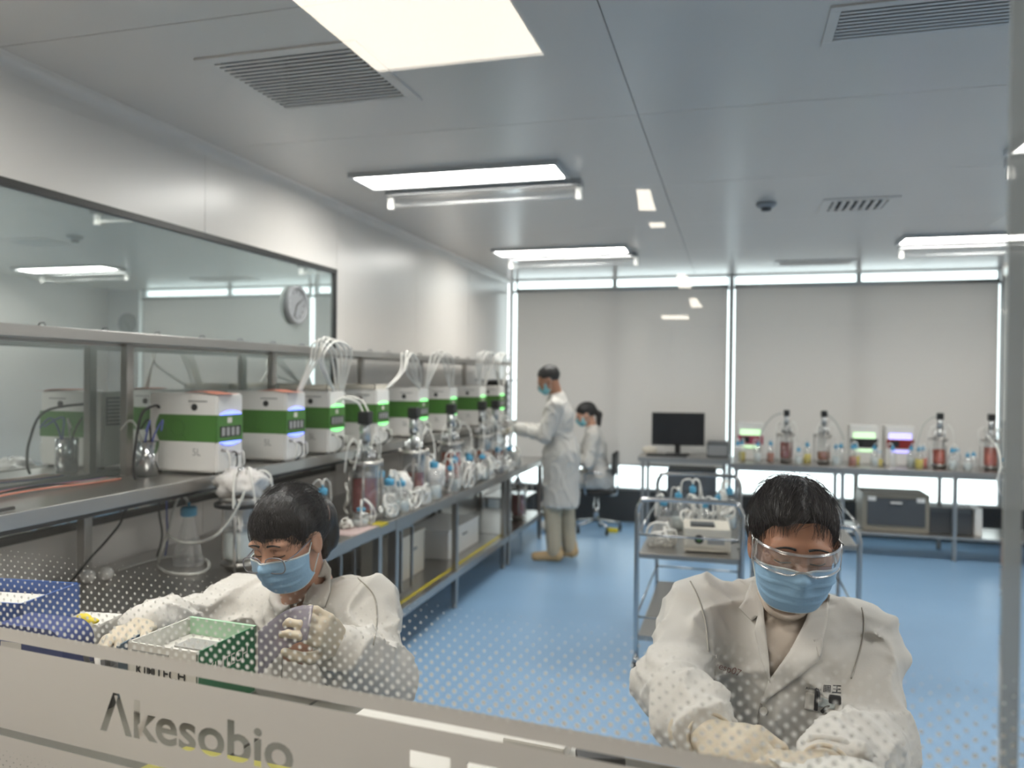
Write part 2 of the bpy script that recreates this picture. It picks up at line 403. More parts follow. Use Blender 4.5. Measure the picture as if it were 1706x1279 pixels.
# ---------------------------------------------------------------- glass front with its frosted film
gw = thing('glass_wall', 'clear glass partition with frosted lettered film and white dots', 'glass wall', gp(0, 0))
def gbox(mb, s0, s1, z0, z1, d0, d1):
    p = [gp(s, z, d) - gp(0, 0) for (s, z, d) in ((s0, z0, d0), (s1, z0, d0), (s1, z0, d1), (s0, z0, d1), (s0, z1, d0), (s1, z1, d0), (s1, z1, d1), (s0, z1, d1))]
    mb._add(p, [(0, 3, 2, 1), (4, 5, 6, 7), (0, 1, 5, 4), (1, 2, 6, 5), (2, 3, 7, 6), (3, 0, 4, 7)])
sj = on_glass(1689, 800)[0]
for (a, e) in ((SL, sj-.007), (sj+.007, SR)):
    b = MB(); gbox(b, a, e, .02, H-.01, 0, .010); b.build('glass_pane', 'glass_front', gw)
b = MB(); gbox(b, sj-.006, sj+.006, .02, H-.01, .000, .010)
translucent('silicone', 'b0b4b4', .3, .6); b.build('silicone_joint', 'silicone', gw)
b = MB(); gbox(b, SL, SR, 0, .03, -.02, .03); gbox(b, SL, SR, H-.03, H, -.02, .03); b.build('channel', 'alu', gw)

def film_sheet(name, outline, holes_me, m):
    """flat film in glass coordinates; outline and holes are loops of (s, z)"""
    bm = bmesh.new(); loops = [outline] + holes_me; es = []
    for lp in loops:
        vv = [bm.verts.new((p[0], p[1], 0)) for p in lp]
        es += [bm.edges.new((vv[i], vv[(i+1) % len(vv)])) for i in range(len(vv))]
    bmesh.ops.triangle_fill(bm, edges=es, use_beauty=True)
    for v in bm.verts: v.co = gp(v.co.x, v.co.y, -.0012) - gp(0, 0)
    me = bpy.data.meshes.new(name); bm.to_mesh(me); bm.free(); return link(name, me, m, gw)
def text_loops(txt, w, h0, s0, z0):
    """outline loops of lettering scaled to width w and cap height h0, origin (s0, z0)"""
    me = text_mesh(txt, 1.0, .022); bm = bmesh.new(); bm.from_mesh(me); bmesh.ops.remove_doubles(bm, verts=bm.verts, dist=1e-5)
    X = [v.co.x for v in bm.verts]; Y = [v.co.y for v in bm.verts]; x0, x1, y1 = min(X), max(X), max(Y); loops = []
    ed = {e for e in bm.edges if len(e.link_faces) == 1}
    while ed:
        e = ed.pop(); lp = [e.verts[0], e.verts[1]]
        while True:
            nx = [q for q in lp[-1].link_edges if q in ed]
            if not nx: break
            ed.discard(nx[0]); o = nx[0].other_vert(lp[-1])
            if o is lp[0]: break
            lp.append(o)
        loops.append([(s0 + (v.co.x-x0)/(x1-x0)*w, z0 + v.co.y/y1*h0) for v in lp])
    bm.free(); bpy.data.meshes.remove(me); return loops
zt = sum(on_glass(*q)[1] for q in ((0, 1047), (418, 1117), (1098, 1238)))/3          # top of the film
z_s1 = on_glass(60, 1076)[1]; z_s0 = on_glass(60, 1086)[1]                           # upper clear slit
z_l1 = on_glass(60, 1225)[1]; z_l0 = on_glass(60, 1238)[1]                           # lower clear slit
sa, za = on_glass(168, 1213); sb, zb = on_glass(490, 1250)
sA, zA = on_glass(190, 1153)
rect = lambda z0, z1: [(SL, z0), (SR, z0), (SR, z1), (SL, z1)]
film_sheet('film_stripe', rect(z_s1, zt), [], 'film_frost')
loops = text_loops('\u039bkesobio', sb-sa, (zA-za), sa, za)
s1, z1 = on_glass(684, 1248); s2, _ = on_glass(751, 1262); s3, z3 = on_glass(779, 1268); s4, _ = on_glass(830, 1279)
loops += [[(s1, z1-.07), (s2, z1-.07), (s2, z1), (s1, z1)], [(s3, z1-.07), (s4, z1-.07), (s4, z3), (s3, z3)]]
film_sheet('film_band', rect(z_l1, z_s0), loops, 'film_frost')
holes = []; PT = .0135
for j in range(5):
    z = z_l0 - .02 - j*PT*.5; s = SL + .02 + (j % 2)*PT*.5; r = .0008 + .0003*j
    while s < .3:
        if s > -1.1: holes.append([(s-r, z), (s, z-r*.8), (s+r, z), (s, z+r*.8)])
        s += PT
film_sheet('film_lower', rect(z_l0-.10, z_l0), holes, 'film_frost')
b = MB(); rows_n = 17; z = zt - .0015
for j in range(rows_n):
    r = .0029*(1 - (j/rows_n))**.62
    s = SL + (j % 2)*PT*.5
    while s < 1.3:
        if s > -1.5:
            cc = gp(s, z, -.0012) - gp(0, 0)
            b._add([cc + (GX*math.cos(k*math.pi/5) + Vector((0, 0, math.sin(k*math.pi/5))))*r for k in range(10)], [tuple(range(10))])
        s += PT
    z += PT*.5
do = b.build('film_dots', 'film_dot', gw); do['kind'] = 'stuff'

# ---------------------------------------------------------------- the corridor on this side of the glass (seen only as reflections)
CZ = 2.65
def mirror(p): return p - GN*(2*(p-GO).dot(GN))
cc = MB()
for (z0, z1, nm, mm) in ((-.1, 0, 'floor', 'corridor_floor'), (CZ, CZ+.1, 'ceiling', 'corridor_ceiling')):
    b = MB(); q = [gp(SL, 0), gp(SR, 0), gp(SR, 0, -15), gp(SL, 0, -15)]
    b._add([(p.x, p.y, z0) for p in q] + [(p.x, p.y, z1) for p in q], [(0, 3, 2, 1), (4, 5, 6, 7), (0, 1, 5, 4), (1, 2, 6, 5), (2, 3, 7, 6), (3, 0, 4, 7)])
    mat(mm, 'b9b9b7', .6); struct(nm, b, mm)
mat('corridor_wall', 'c4c3c0', .6)
for k, (s0, s1, d0, d1) in enumerate(((SL-.1, SL, -15, 0), (SR, SR+.1, -15, 0), (SL-.1, SR+.1, -15.1, -15))):
    b = MB(); q = [gp(s0, 0, d0), gp(s1, 0, d0), gp(s1, 0, d1), gp(s0, 0, d1)]
    b._add([(p.x, p.y, 0) for p in q] + [(p.x, p.y, CZ+.1) for p in q], [(0, 3, 2, 1), (4, 5, 6, 7), (0, 1, 5, 4), (1, 2, 6, 5), (2, 3, 7, 6), (3, 0, 4, 7)])
    struct(['wall_corridor_left', 'wall_corridor_right', 'wall_corridor_end'][k], b, 'corridor_wall')
b = MB(); gbox(b, SL, SR, CZ, H+.1, -.05, 0); b.v = [tuple(Vector(p)+gp(0, 0)) for p in b.v]; struct('wall_corridor_header', b, 'corridor_wall')
def corridor_light(q, label, loc, lamp='corridor_lamp'):
    """flat ceiling light given by four ceiling points"""
    t = thing('corridor_ceiling_light_offscreen', label, 'ceiling light', loc, 0, 'corridor ceiling lights')
    for (z0, z1, nm, mm, gr) in ((CZ-.012, CZ, 'frame', 'white_plastic', .02), (CZ-.014, CZ-.012, 'diffuser', lamp, 0)):
        c0 = sum(q, Vector())/4; b = MB()
        pp = [p + (p-c0).normalized()*gr for p in q]
        b._add([(p.x-loc[0], p.y-loc[1], z0-loc[2]) for p in pp] + [(p.x-loc[0], p.y-loc[1], z1-loc[2]) for p in pp], [(0, 3, 2, 1), (4, 5, 6, 7), (0, 1, 5, 4), (1, 2, 6, 5), (2, 3, 7, 6), (3, 0, 4, 7)])
        b.build(nm, mm, t)
a_ = PZ(627, 110, CZ); b_ = PZ(902, 80, CZ); e_ = (PZ(490, 0, CZ)-a_ + PZ(860, 0, CZ)-b_).normalized()*1.15
q = [mirror(p) for p in (a_, b_, b_+e_, a_+e_)]; c0 = sum(q, Vector())/4
corridor_light(q, 'large cream ceiling panel light mirrored in the glass partition', (c0.x, c0.y, CZ))
for (x0, y0, x1, y1, nm) in ((1060, 311, 1088, 346, 'tapering'), (1080, 367, 1107, 375, 'thin short'), (1127, 455, 1149, 478, 'slanted'), (1148, 495, 1166, 510, 'tiny square'), (1100, 524, 1147, 530, 'long sliver-like')):
    q = [mirror(PZ(*p, CZ)) for p in ((x0, y0), (x1-(6 if y1-y0 > 12 else 0), y0), (x1+(4 if y1-y0 > 12 else 0), y1), (x0+4, y1))]; c0 = sum(q, Vector())/4
    corridor_light(q, nm + ' white corridor light mirrored as a pale patch in the glass', (c0.x, c0.y, CZ))

# ---------------------------------------------------------------- ceiling lights, lamps, grilles
CZR = H - .006
def panel_light(x, y, label, name='ceiling_light'):
    t = thing(name, label, 'ceiling light', (x, y, CZR), 0, 'flat ceiling panel lights')
    w_, d_ = .62, .165; b = MB()
    for (a0, a1) in (((-w_, -d_), (w_, -d_+.025)), ((-w_, d_-.025), (w_, d_)), ((-w_, -d_+.025), (-w_+.025, d_-.025)), ((w_-.025, -d_+.025), (w_, d_-.025))): b.box((*a0, -.025), (*a1, .001))
    b.build('frame', 'fixture_grey', t)
    b = MB(); b.box((-w_+.025, -d_+.025, -.016), (w_-.025, d_-.025, .001)); b.build('diffuser', 'lamp_panel', t)
def uv_lamp(x, y, label):
    t = thing('ultraviolet_lamp', label, 'lamp', (x, y, CZR), 0, 'unlit germicidal tube lamps')
    b = MB(); b.box((-.62, -.05, -.045), (.62, .05, .001), .004); b.build('housing', 'chrome', t)
    b = MB(); b.cyl((-.57, 0, -.095), (.57, 0, -.095), .013, n=12); b.build('glass_tube', 'glass_vessel', t)
    for s in (-1, 1):
        b = MB(); b.box((s*.60-.018, -.016, -.118), (s*.60+.018, .016, -.04), .004); b.build('lamp_holder', 'white_plastic', t)
lights = [(-1.53, 4.24, 'above the near green-banded controllers'), (-1.52, 6.97, 'above the far end of the long bench'),
          (1.92, 7.02, 'above the bench of small reactors'), (1.92, 4.30, 'above the open floor beside the trolleys'),
          (-1.53, 1.51, 'above the seated woman near the glass'), (1.92, 1.51, 'above the man near the glass')]
for (x, y, wh) in lights:
    panel_light(x, y, 'long lit white ceiling panel light ' + wh, 'ceiling_light' if y > 2 else 'ceiling_light_offscreen')
    if y > 2: uv_lamp(x+.05, y+.285, 'unlit tube lamp in steel ceiling housing ' + wh)
mat('duct_steel', '9a9da0', .55, .3)
def grille(x, y, w_, d_, n, label, along='x', fr=.05):
    t = thing('ceiling_vent', label, 'vent', (x, y, CZR), 0, 'ceiling ventilation grilles')
    b = MB(); W2, D2 = w_/2, d_/2
    for (a0, a1) in (((-W2, -D2), (W2, -D2+fr)), ((-W2, D2-fr), (W2, D2)), ((-W2, -D2+fr), (-W2+fr, D2-fr)), ((W2-fr, -D2+fr), (W2, D2-fr))): b.box((*a0, -.007), (*a1, .001), .002)
    b.build('frame', 'ceiling_panel', t)
    x1, y1, zz = W2-fr+.001, D2-fr+.001, .32; b = MB()
    b._add([(-x1, -y1, 0), (x1, -y1, 0), (x1, y1, 0), (-x1, y1, 0), (-x1, -y1, zz), (x1, -y1, zz), (x1, y1, zz), (-x1, y1, zz)], [(4, 7, 6, 5), (0, 4, 5, 1), (1, 5, 6, 2), (2, 6, 7, 3), (3, 7, 4, 0)]); b.build('duct', 'duct_steel', t)
    M = Matrix.Rotation(R(-8), 3, 'X') if along == 'x' else Matrix.Rotation(R(20), 3, 'Y')
    span = (d_ if along == 'x' else w_) - 2*fr; L = (w_ if along == 'x' else d_) - 2*fr
    b = MB(); b.obox((0, 0, 0), (L, (span/n)*.42, .0016) if along == 'x' else ((span/n)*.5, L, .0016), M); me = b.mesh('slat'); me.materials.append(MATS['ceiling_panel'])
    for k in range(n):
        q = -span/2 + span*(k+.5)/n; link('slat', me, None, t, (0, q, -.008) if along == 'x' else (q, 0, -.008))
grille(-1.60, 2.76, .66, .60, 16, 'square ceiling grille with fine slats above the near left controllers')
grille(.95, 2.76, 1.34, .30, 9, 'long narrow ceiling grille above the seated man', fr=.035)
grille(.78, 5.59, .46, .42, 7, 'small square ceiling grille with broad angled vanes', 'y', .06)
grille(.77, 8.24, .76, .34, 6, 'shallow ceiling grille close to the blinds', fr=.05)
t = thing('smoke_detector', 'round grey smoke detector on the ceiling', 'smoke detector', (.2, 5.41, CZR))
b = MB(); b.lathe([(.065, .001), (.065, -.012), (.05, -.03), (.0001, -.034)], n=24); b.build('base', 'grey_plastic', t)
b = MB(); b.lathe([(.032, -.03), (.032, -.05), (.0001, -.056)], n=20); b.build('sensor', 'dark_grey', t)

def clock(loc, rotz, label, r=.15):
    t = thing('wall_clock', label, 'clock', loc, rotz)
    b = MB(); b.lathe([(r, 0), (r, .03), (r-.02, .034), (r-.024, .018)], n=36); b.build('rim', 'grey_plastic', t)
    b = MB(); b.lathe([(.0001, .012), (r-.02, .012), (r-.02, .016), (.0001, .016)], n=36); b.build('dial', 'white_plastic', t)
    for k in range(12):
        a = 2*math.pi*k/12; b = MB(); b.obox((math.sin(a)*(r-.04), math.cos(a)*(r-.04), .0175), (.006, .018, .002), Matrix.Rotation(-a, 3, 'Z')); b.build('hour_mark', 'ink', t)
    for (a, L) in ((R(60), .06), (R(200), .09)):
        b = MB(); b.obox((math.sin(a)*L/2, math.cos(a)*L/2, .02), (.007, L, .002), Matrix.Rotation(-a, 3, 'Z')); b.build('clock_hand', 'ink', t)
    t.rotation_euler = (R(90), 0, rotz); return t
p = PYP(1712, 524, YB-.02); clock((p.x, YB-.02, p.z), 0, 'round grey rimmed clock on the wall beside the blinds')
p = PXP(490, 508, XL-.012); clock((XL-.012, p.y, p.z), R(90), 'round pale clock fixed on the dark framed side window', .12)
# ================================================================ long steel bench along the left wall
BF, BB, BT = -1.85, -2.585, .83               # bench front, back, top
rnd = random.Random(7)
OBS, TUB = [], []                              # upright things (x, y, radius, z0, z1, owner) and tube runs (points, radius, owner) already standing
def inside(p, r):
    """within the open space over the long bench or the trolley"""
    if p[0, 0] < -1.7 and p[0, 1] < 7.95:
        return not ((p[:, 0] > BF+.012-r).any() or (p[:, 0] < BB+.02+r).any() or ((p[:, 0] < -2.122+r) & (p[:, 2] > 1.14-r)).any() or ((p[:, 0] < -2.085+r) & (p[:, 2] > 1.20)).any())
    if p[0, 2] < 1.05 and -.6 < p[0, 0] < .2 and p[0, 1] < 6: return not ((p[:, 0] < -.478+r).any() or (p[:, 0] > .050-r).any())
    return True
def clear(p, r, owner):
    p = np.array([tuple(q) for q in p])
    if not inside(p, r): return False
    for (x, y, R_, z0, z1, o) in OBS:
        if o != owner and ((np.hypot(p[:, 0]-x, p[:, 1]-y) < R_+r+.002) & (p[:, 2] > z0-r) & (p[:, 2] < z1+r)).any(): return False
    lo, hi = p.min(0)-.03, p.max(0)+.03
    for (q, r2, o) in TUB:
        if o == owner or (q.min(0) > hi).any() or (q.max(0) < lo).any(): continue
        if (np.linalg.norm(p[:, None]-q[None], axis=2) < r+r2+.002).any(): return False
    return True
def place(x, y, R_, z, h, owner, xr=(-2.40, -1.86), yr=(1.1, 7.8)):
    """nearest free standing place"""
    for k in range(900):
        d = .006*math.sqrt(k)*2.2; a = k*2.4; X, Y = min(xr[1]-R_, max(xr[0]+R_, x+d*math.cos(a))), min(yr[1]-R_, max(yr[0]+R_, y+d*math.sin(a)))
        if any(math.hypot(X-o[0], Y-o[1]) < R_+o[2]+.003 and o[3] < z+h and o[4] > z for o in OBS): continue
        if any(((np.hypot(q[:, 0]-X, q[:, 1]-Y) < R_+r2+.003) & (q[:, 2] < z+h+.02)).any() for (q, r2, o) in TUB if abs(q[0, 0]-X) < .6 and abs(q[0, 1]-Y) < .6): continue
        break
    else: print('no free place', owner)
    OBS.append((X, Y, R_, z, z+h, owner)); return X, Y
def bench(y0, y1, posts, label):
    t = thing('lab_bench', label, 'bench', ((BF+BB)/2, (y0+y1)/2, 0), 0, 'stainless benches along the left wall')
    b = WB(); b.box((BB, y0, BT-.03), (BF, y1, BT), .003); b.build('worktop', 'steel', t)
    b = WB(); b.box((BF-.022, y0, BT-.062), (BF+.001, y1, BT-.004), .004); b.build('front_rail', 'steel', t)
    b = WB(); b.box((BB+.03, y0+.01, .25), (BF-.03, y1-.01, .272)); b.build('lower_shelf', 'steel', t)
    b = WB(); b.box((BF-.03, y0+.01, .225), (BF-.005, y1-.01, .275), .003); b.build('shelf_rail', 'steel', t)
    b = WB(); b.box((BB+.02, y0+.01, .275), (BB+.03, y1-.01, BT-.03)); b.build('back_panel', 'steel', t)
    for y in posts:
        for x in (BF-.04, BB+.06):
            b = WB(); b.box((x-.02, y-.02, .03), (x+.02, y+.02, BT-.03), .003); b.cyl((x, y, 0), (x, y, .035), .022, .014, 12); b.build('leg', 'steel', t)
bench(1.06, 4.125, [1.12, 2.55, 3.97], 'stainless bench holding the conical flask and the bag covered reactor')
bench(4.13, 6.53, [4.20, 5.24, 6.46], 'stainless bench with yellow edged lower shelf and storage boxes beneath')
bench(6.535, 7.85, [6.60, 7.78], 'stainless bench where the standing worker reaches in')
b = MB(); p = p_tape = PXP(640, 880, BF+.002); b.box((BF-.06, p.y-.05, BT), (BF+.003, p.y+.05, BT+.002)); b.box((BF+.001, p.y-.05, BT-.012), (BF+.003, p.y+.05, BT+.002))
tag(b.build('tape_mark', 'yellow'), 'short strip of yellow tape on the bench edge', 'tape')
# under the bench
b = MB(); b.box((BF-.078, 4.16, .272), (BF-.064, 6.5, .279)); tag(b.build('edge_strip', 'yellow'), 'thin yellow strip along the lower bench shelf', 'strip')
def storage_box(c, sz, m, label, lid=True):
    t = thing('storage_box', label, 'box', (c[0], c[1], c[2]), 0, 'boxes under the long bench')
    x, y, z = sz[0]/2, sz[1]/2, sz[2]; b = MB(); b.box((-x, -y, 0), (x, y, z*.93), .008); b.build('body', m, t)
    b = MB(); b.box((-x-.006, -y-.006, z*.93), (x+.006, y+.006, z), .004); b.build('lid', m, t)
    b = MB(); b.box((x, -.05, z*.6), (x+.01, .05, z*.66), .003); b.build('handle', 'grey_plastic', t)
storage_box((-2.25, 4.98, .272), (.3, .40, .30), 'cream_plastic', 'pale plastic box standing behind the steel rack on the lower shelf')
storage_box((-2.20, 5.85, .272), (.34, .72, .22), 'white_plastic', 'long white lidded box on the lower bench shelf')
def rack(y, x, w_, h, label, n):
    t = thing('steel_rack', label, 'rack', (x, y, .272), 0, 'steel racks under the bench')
    for k in range(n):
        q = -w_/2 + w_*k/(n-1); b = MB(); b.box((-.008, q-.009, 0), (.008, q+.009, h), .002); b.build('bar', 'steel', t)
    for z in (.012, h-.012): b = MB(); b.box((-.008, -w_/2, z-.012), (.008, w_/2, z+.012), .002); b.build('rail', 'steel', t)
rack(4.50, -1.98, .34, .44, 'narrow upright steel rack on the lower shelf by the storage box', 3)
rack(3.30, -1.97, 1.1, .46, 'long rack of upright steel bars under the bench', 8)
b = MB(); b.lathe([(.035, 0), (.035, .10), (.02, .125), (.02, .15), (.0001, .152)], (-1.93, 4.05, .272), 16); tag(b.build('spray_bottle', 'white_plastic'), 'small white bottle beside the bench leg on the lower shelf', 'bottle')

# raised shelf on the bench, with posts and an overhead rail
SF, SB, SZ = -2.13, -2.53, 1.21
t = thing('raised_shelf', 'long stainless raised shelf carrying the white and green controllers', 'shelf', ((SF+SB)/2, 4.4, BT))
b = WB(); b.box((SB, 1.10, SZ-.02), (SF, 7.7, SZ), .002); b.build('shelf_board', 'steel', t)
b = WB(); b.box((SF-.012, 1.10, SZ-.045), (SF+.003, 7.7, SZ+.006), .003); b.build('front_lip', 'steel', t)
b = WB(); b.box((SB, 1.10, SZ-.064), (SF-.02, 7.7, SZ-.03)); b.build('under_strip', 'black_frame', t)
for y in (1.2, 2.56, 3.75, 4.95, 6.15, 7.6):
    b = WB(); b.box((SB, y-.02, BT), (SB+.04, y+.02, SZ-.02), .003); b.build('support', 'steel', t)
RZ = 1.775
t = thing('overhead_rail', 'stainless overhead rail with hooks and upright posts above the controllers', 'rail', (-2.32, 4.4, SZ))
b = WB(); b.box((-2.53, 1.10, RZ), (-2.18, 7.7, RZ+.008)); b.box((-2.19, 1.10, RZ-.012), (-2.175, 7.7, RZ+.028), .003); b.box((-2.535, 1.10, RZ-.012), (-2.52, 7.7, RZ+.028), .003); b.build('rail_channel', 'steel', t)
for y in (2.79, 3.89, 4.99, 6.09, 7.19):
    b = WB(); b.box((-2.532, y-.02, SZ), (-2.4975, y+.02, RZ), .003); b.build('post', 'steel', t)
for k in range(22):
    y = 1.3 + k*.28; b = WB(); b.tube([(-2.30, y, RZ), (-2.30, y, RZ+.035), (-2.29, y, RZ+.045), (-2.272, y, RZ+.045), (-2.268, y, RZ+.035)], .003, 6); b.build('hook', 'steel_dark', t)

# ---------------------------------------------------------------- controllers (white boxes, green band, lit display)
def controller(y, led, label, orange=False, x=SF-.005, z=SZ):
    """front panel faces the room (+x); local origin at front bottom near corner"""
    w_, d_, h = .352, .185, .355
    t = thing('reactor_controller', label, 'controller', (x, y, z), 0, 'white controllers with green bands')
    bm = bmesh.new(); bmesh.ops.create_cube(bm, size=1)
    for v in bm.verts: v.co = Vector((-w_/2 + v.co.x*w_, d_/2 + v.co.y*d_, h/2 + .006 + v.co.z*(h-.012)))
    bmesh.ops.bevel(bm, geom=list(bm.edges), offset=.008, segments=2, affect='EDGES')
    me = bpy.data.meshes.new('housing'); bm.to_mesh(me); bm.free(); link('housing', me, 'white_plastic', t)
    for (a, c) in ((-.03, .03), (-.03, d_-.03), (-w_+.03, .03), (-w_+.03, d_-.03)):
        b = MB(); b.cyl((a, c, 0), (a, c, .01), .012, n=10); b.build('foot', 'rubber', t)
    # green band: side face and front face, with a rounded far end
    z0, z1 = .145, .262; b = MB(); pts = [(0, z0), (0, z1)] + [(-w_+.055-.02*math.sin(math.pi*k/10), z1-(z1-z0)*k/10) for k in range(11)]
    n = len(pts); b._add([(p[0]+.0012, -.0012, p[1]) for p in pts] + [(p[0]+.0012, .0005, p[1]) for p in pts], [tuple(range(n)), tuple(reversed(range(n, 2*n)))] + [(i, i+n, (i+1) % n+n, (i+1) % n) for i in range(n)])
    b.build('green_side_band', 'green_band', t)
    b = MB(); b.box((-.0005, -.0012, z0), (.0014, d_-.004, z1)); fb = b.build('green_front_band', 'green_band', t)
    b = MB(); b.box((.0012, .018, .165), (.0035, d_-.02, .212), .001); b.build('display', 'screen_black', fb)
    for k in range(4):
        q = .028 + k*.034; b = MB(); b.box((.003, q, .17), (.0045, q+.022, .207)); b.build('display_digit', 'print_grey', fb)
    b = MB(); b.box((.001, .07, .226), (.003, .10, .25)); b.build('sticker', 'sticker', fb)
    for s in (0, 1):
        b = MB(); rows = []; zz = z1 if s else z0; sg = 1 if s else -1
        pts = [(.02 + (d_-.04)*k/10, zz + sg*(.004 + .014*math.sin(math.pi*k/10))) for k in range(11)]
        pts = [(.02, zz)] + pts + [(d_-.02, zz)]; n = len(pts)
        b._add([(.0005, p[0], p[1]) for p in pts] + [(.004, p[0], p[1]) for p in pts], [tuple(range(n)), tuple(reversed(range(n, 2*n)))] + [(i, i+n, (i+1) % n+n, (i+1) % n) for i in range(n)])
        b.build('status_light', led, t)
    b = MB(); ring = [(-.20+.035*math.cos(q*math.pi/9), -.0022, .203+.035*math.sin(q*math.pi/9)) for q in range(18)]
    b.tube(ring, .0018, 5, closed=True); b.tube([(-.178, -.0022, .178), (-.155, -.0022, .155)], .002, 5); mat('green_dark', '3c6f28', .5) if 'green_dark' not in MATS else None
    b.build('circle_mark', 'green_dark', t)
    b = MB(); b.cyl((-.115, -.003, .295), (-.115, .001, .295), .015, n=14); b.build('round_badge', 'ink', t)
    b = MB(); b.box((-.145, -.002, .318), (-.05, .001, .324)); b.build('printed_line', 'print_grey', t)
    me = text_mesh('5L', .045); 
    for v in me.vertices: v.co = Vector((-.125 + v.co.x, -.0015, .085 + v.co.y))
    link('printed_mark', me, 'print_grey', t)
    for k in range(3):
        b = MB(); b.cyl((0, .035+k*.05, .11-.012*k), (.02, .035+k*.05, .11-.012*k), .007, n=8); b.build('port', 'steel', t)
        b = MB(); q = .035+k*.05; b.tube([(.018, q, .11-.012*k), (.036, q, .095), (.036, q+.008, .045), (.016, q+.012, .022), (.004, q+.014, .012)], .004, 6, 5); b.build('port_hose', 'tubing' if k != 1 else 'rubber', t)
    b = MB(); b.box((-w_-.004, .02, .20), (-w_+.002, d_-.02, .33)); gr = b.build('rear_grille', 'grey_plastic', t)
    for k in range(7): b = MB(); b.box((-w_-.007, .025, .21+.017*k), (-w_-.002, d_-.025, .217+.017*k)); b.build('grille_bar', 'white_plastic', gr)
    if orange:
        b = MB(); b.grid([[(-.16+.19*i/4, -.005+.12*j/3, h + .004 + .006*math.sin(i*1.3)) for i in range(5)] for j in range(4)]); b.build('orange_sheet', 'orange_paper', t, solid=.001)
    return t
ctl = [(2.89, 'led_blue', 'white controller with blue lights, next to the steel cup', True), (3.43, 'led_blue', 'white controller with blue lights, second from the steel cup', True),
       (3.86, 'led_green', 'white controller with green lights, third from the steel cup', False), (4.46, 'led_green', 'white controller with green lights, fourth from the steel cup', False),
       (5.14, 'led_green', 'white controller with green lights, fifth from the steel cup', False), (5.76, 'led_green', 'white controller with green lights, sixth from the steel cup', False),
       (6.52, 'led_green', 'white controller with green lights, seventh from the steel cup', False), (7.12, 'led_green', 'white controller beside the black stacked instruments on the shelf', False)]
for (y, l, lab, og) in ctl: controller(y, l, lab, og)
# trays and papers on controllers
for (y, m, lab) in ((3.86, 'cream_plastic', 'cream tray lying on the third controller'), (4.46, 'cream_plastic', 'thin cream tray lying on the fourth controller')):
    t = thing('tray', lab, 'tray', (SF-.17, y+.09, SZ+.355)); b = MB(); b.box((-.15, -.085, 0), (.15, .085, .004))
    b.build('bottom', m, t)
    for (a0, a1) in (((-.15, -.085), (.15, -.08)), ((-.15, .08), (.15, .085)), ((-.15, -.085), (-.145, .085)), ((.145, -.085), (.15, .085))): b = MB(); b.box((*a0, 0), (*a1, .03)); b.build('rim', m, t)

# ---------------------------------------------------------------- stirred glass reactors
def reactor(loc, label, medium='medium_red', fill=.7, sc=1.0, group='stirred glass reactors on the long bench', r=.068, hv=.25, motor=True):
    t = thing('glass_reactor', label, 'reactor', loc, 0, group); t.scale = (sc,)*3
    b = MB(); b.lathe([(r*.8, .0), (r, .02), (r+.012, .022), (r+.012, .034), (r*.7, .036)], n=20); b.build('base_ring', 'steel', t)
    b = MB(); b.lathe([(r*.75, .036), (r*.97, .05), (r, .07), (r, .036+hv), (r+.01, .036+hv+.004)], n=24); b.build('glass_vessel', 'glass_vessel', t)
    b = MB(); zf = .04 + hv*fill; b.lathe([(.0001, .04), (r*.74, .04), (r*.94, .055), (r*.96, .075), (r*.96, zf), (.0001, zf)], n=20); b.build('medium', medium, t)
    b = MB(); b.lathe([(r+.014, .036+hv), (r+.016, .04+hv), (r+.016, .056+hv), (.0001, .056+hv)], n=24); hp = b.build('head_plate', 'steel', t)
    zt_ = .056 + hv
    for k in range(6):
        a = k*math.pi/3 + .3; q = (.046*math.cos(a), .046*math.sin(a)); b = MB(); b.cyl((*q, zt_), (*q, zt_+.05+.015*(k % 3)), .008, n=8); b.cyl((*q, zt_+.02), (*q, zt_+.03), .012, n=6); b.build('port', 'chrome', hp)
    b = MB(); b.cyl((0, 0, zt_), (0, 0, zt_+.10), .022, .020, 14); b.cyl((0, 0, zt_+.10), (0, 0, zt_+(.19 if motor else .12)), .028 if motor else .014, .026 if motor else .012, 14); b.build('drive_housing', 'alu' if motor else 'chrome', t)
    if motor: b = MB(); b.box((-.03, -.03, zt_+.19), (.03, .03, zt_+.255), .006); b.build('motor', 'black_plastic', t)
    b = MB(); b.cyl((0, 0, .06), (0, 0, zt_), .005, n=8); b.box((-.035, -.002, .09), (.035, .002, .11)); b.build('stirrer', 'steel', t)
    for k in range(3):
        a = k*2*math.pi/3 + .9; q = ((r+.026)*math.cos(a), (r+.026)*math.sin(a)); b = MB(); b.cyl((*q, 0), (*q, zt_-.005), .006, n=8); b.cyl((*q, zt_-.03), (*q, zt_+.006), .010, n=8); b.build('stand_rod', 'steel', t)
    g = random.Random(len(label)*7 + int(abs(loc[1])*100))
    OBS.append((loc[0], loc[1], (r+.036)*sc, loc[2], loc[2]+(zt_+.012)*sc, label)); OBS.append((loc[0], loc[1], .056*sc, loc[2], loc[2]+(zt_+.26)*sc, label))
    for k in range(4):
      for tr in range(60):
        kk = 1 - .012*tr; a = (k*1.6 + g.random()) if tr == 0 else g.uniform(0, 6.28); s0 = Vector((.046*math.cos(a), .046*math.sin(a), zt_+.05)); o = Vector((math.cos(a), math.sin(a), 0))
        pts = spline([s0, s0+o*.03+Vector((0, 0, .05+.04*g.random())), s0+o*(.07+.03*g.random())*kk+Vector((0, 0, .02)), s0+o*.085+Vector((g.uniform(-.02, .02), g.uniform(-.02, .02), -.06-.1*g.random()*kk))], 6)
        wp = [Vector(loc)+p_*sc for p_ in pts]
        if clear(wp, .0042*sc, label): break
      TUB.append((np.array([tuple(p_) for p_ in wp]), .0042*sc, label)); b = MB(); b.tube(pts, .0042, 6); b.build('tubing', 'tubing', t)
    return t
RX = -1.995
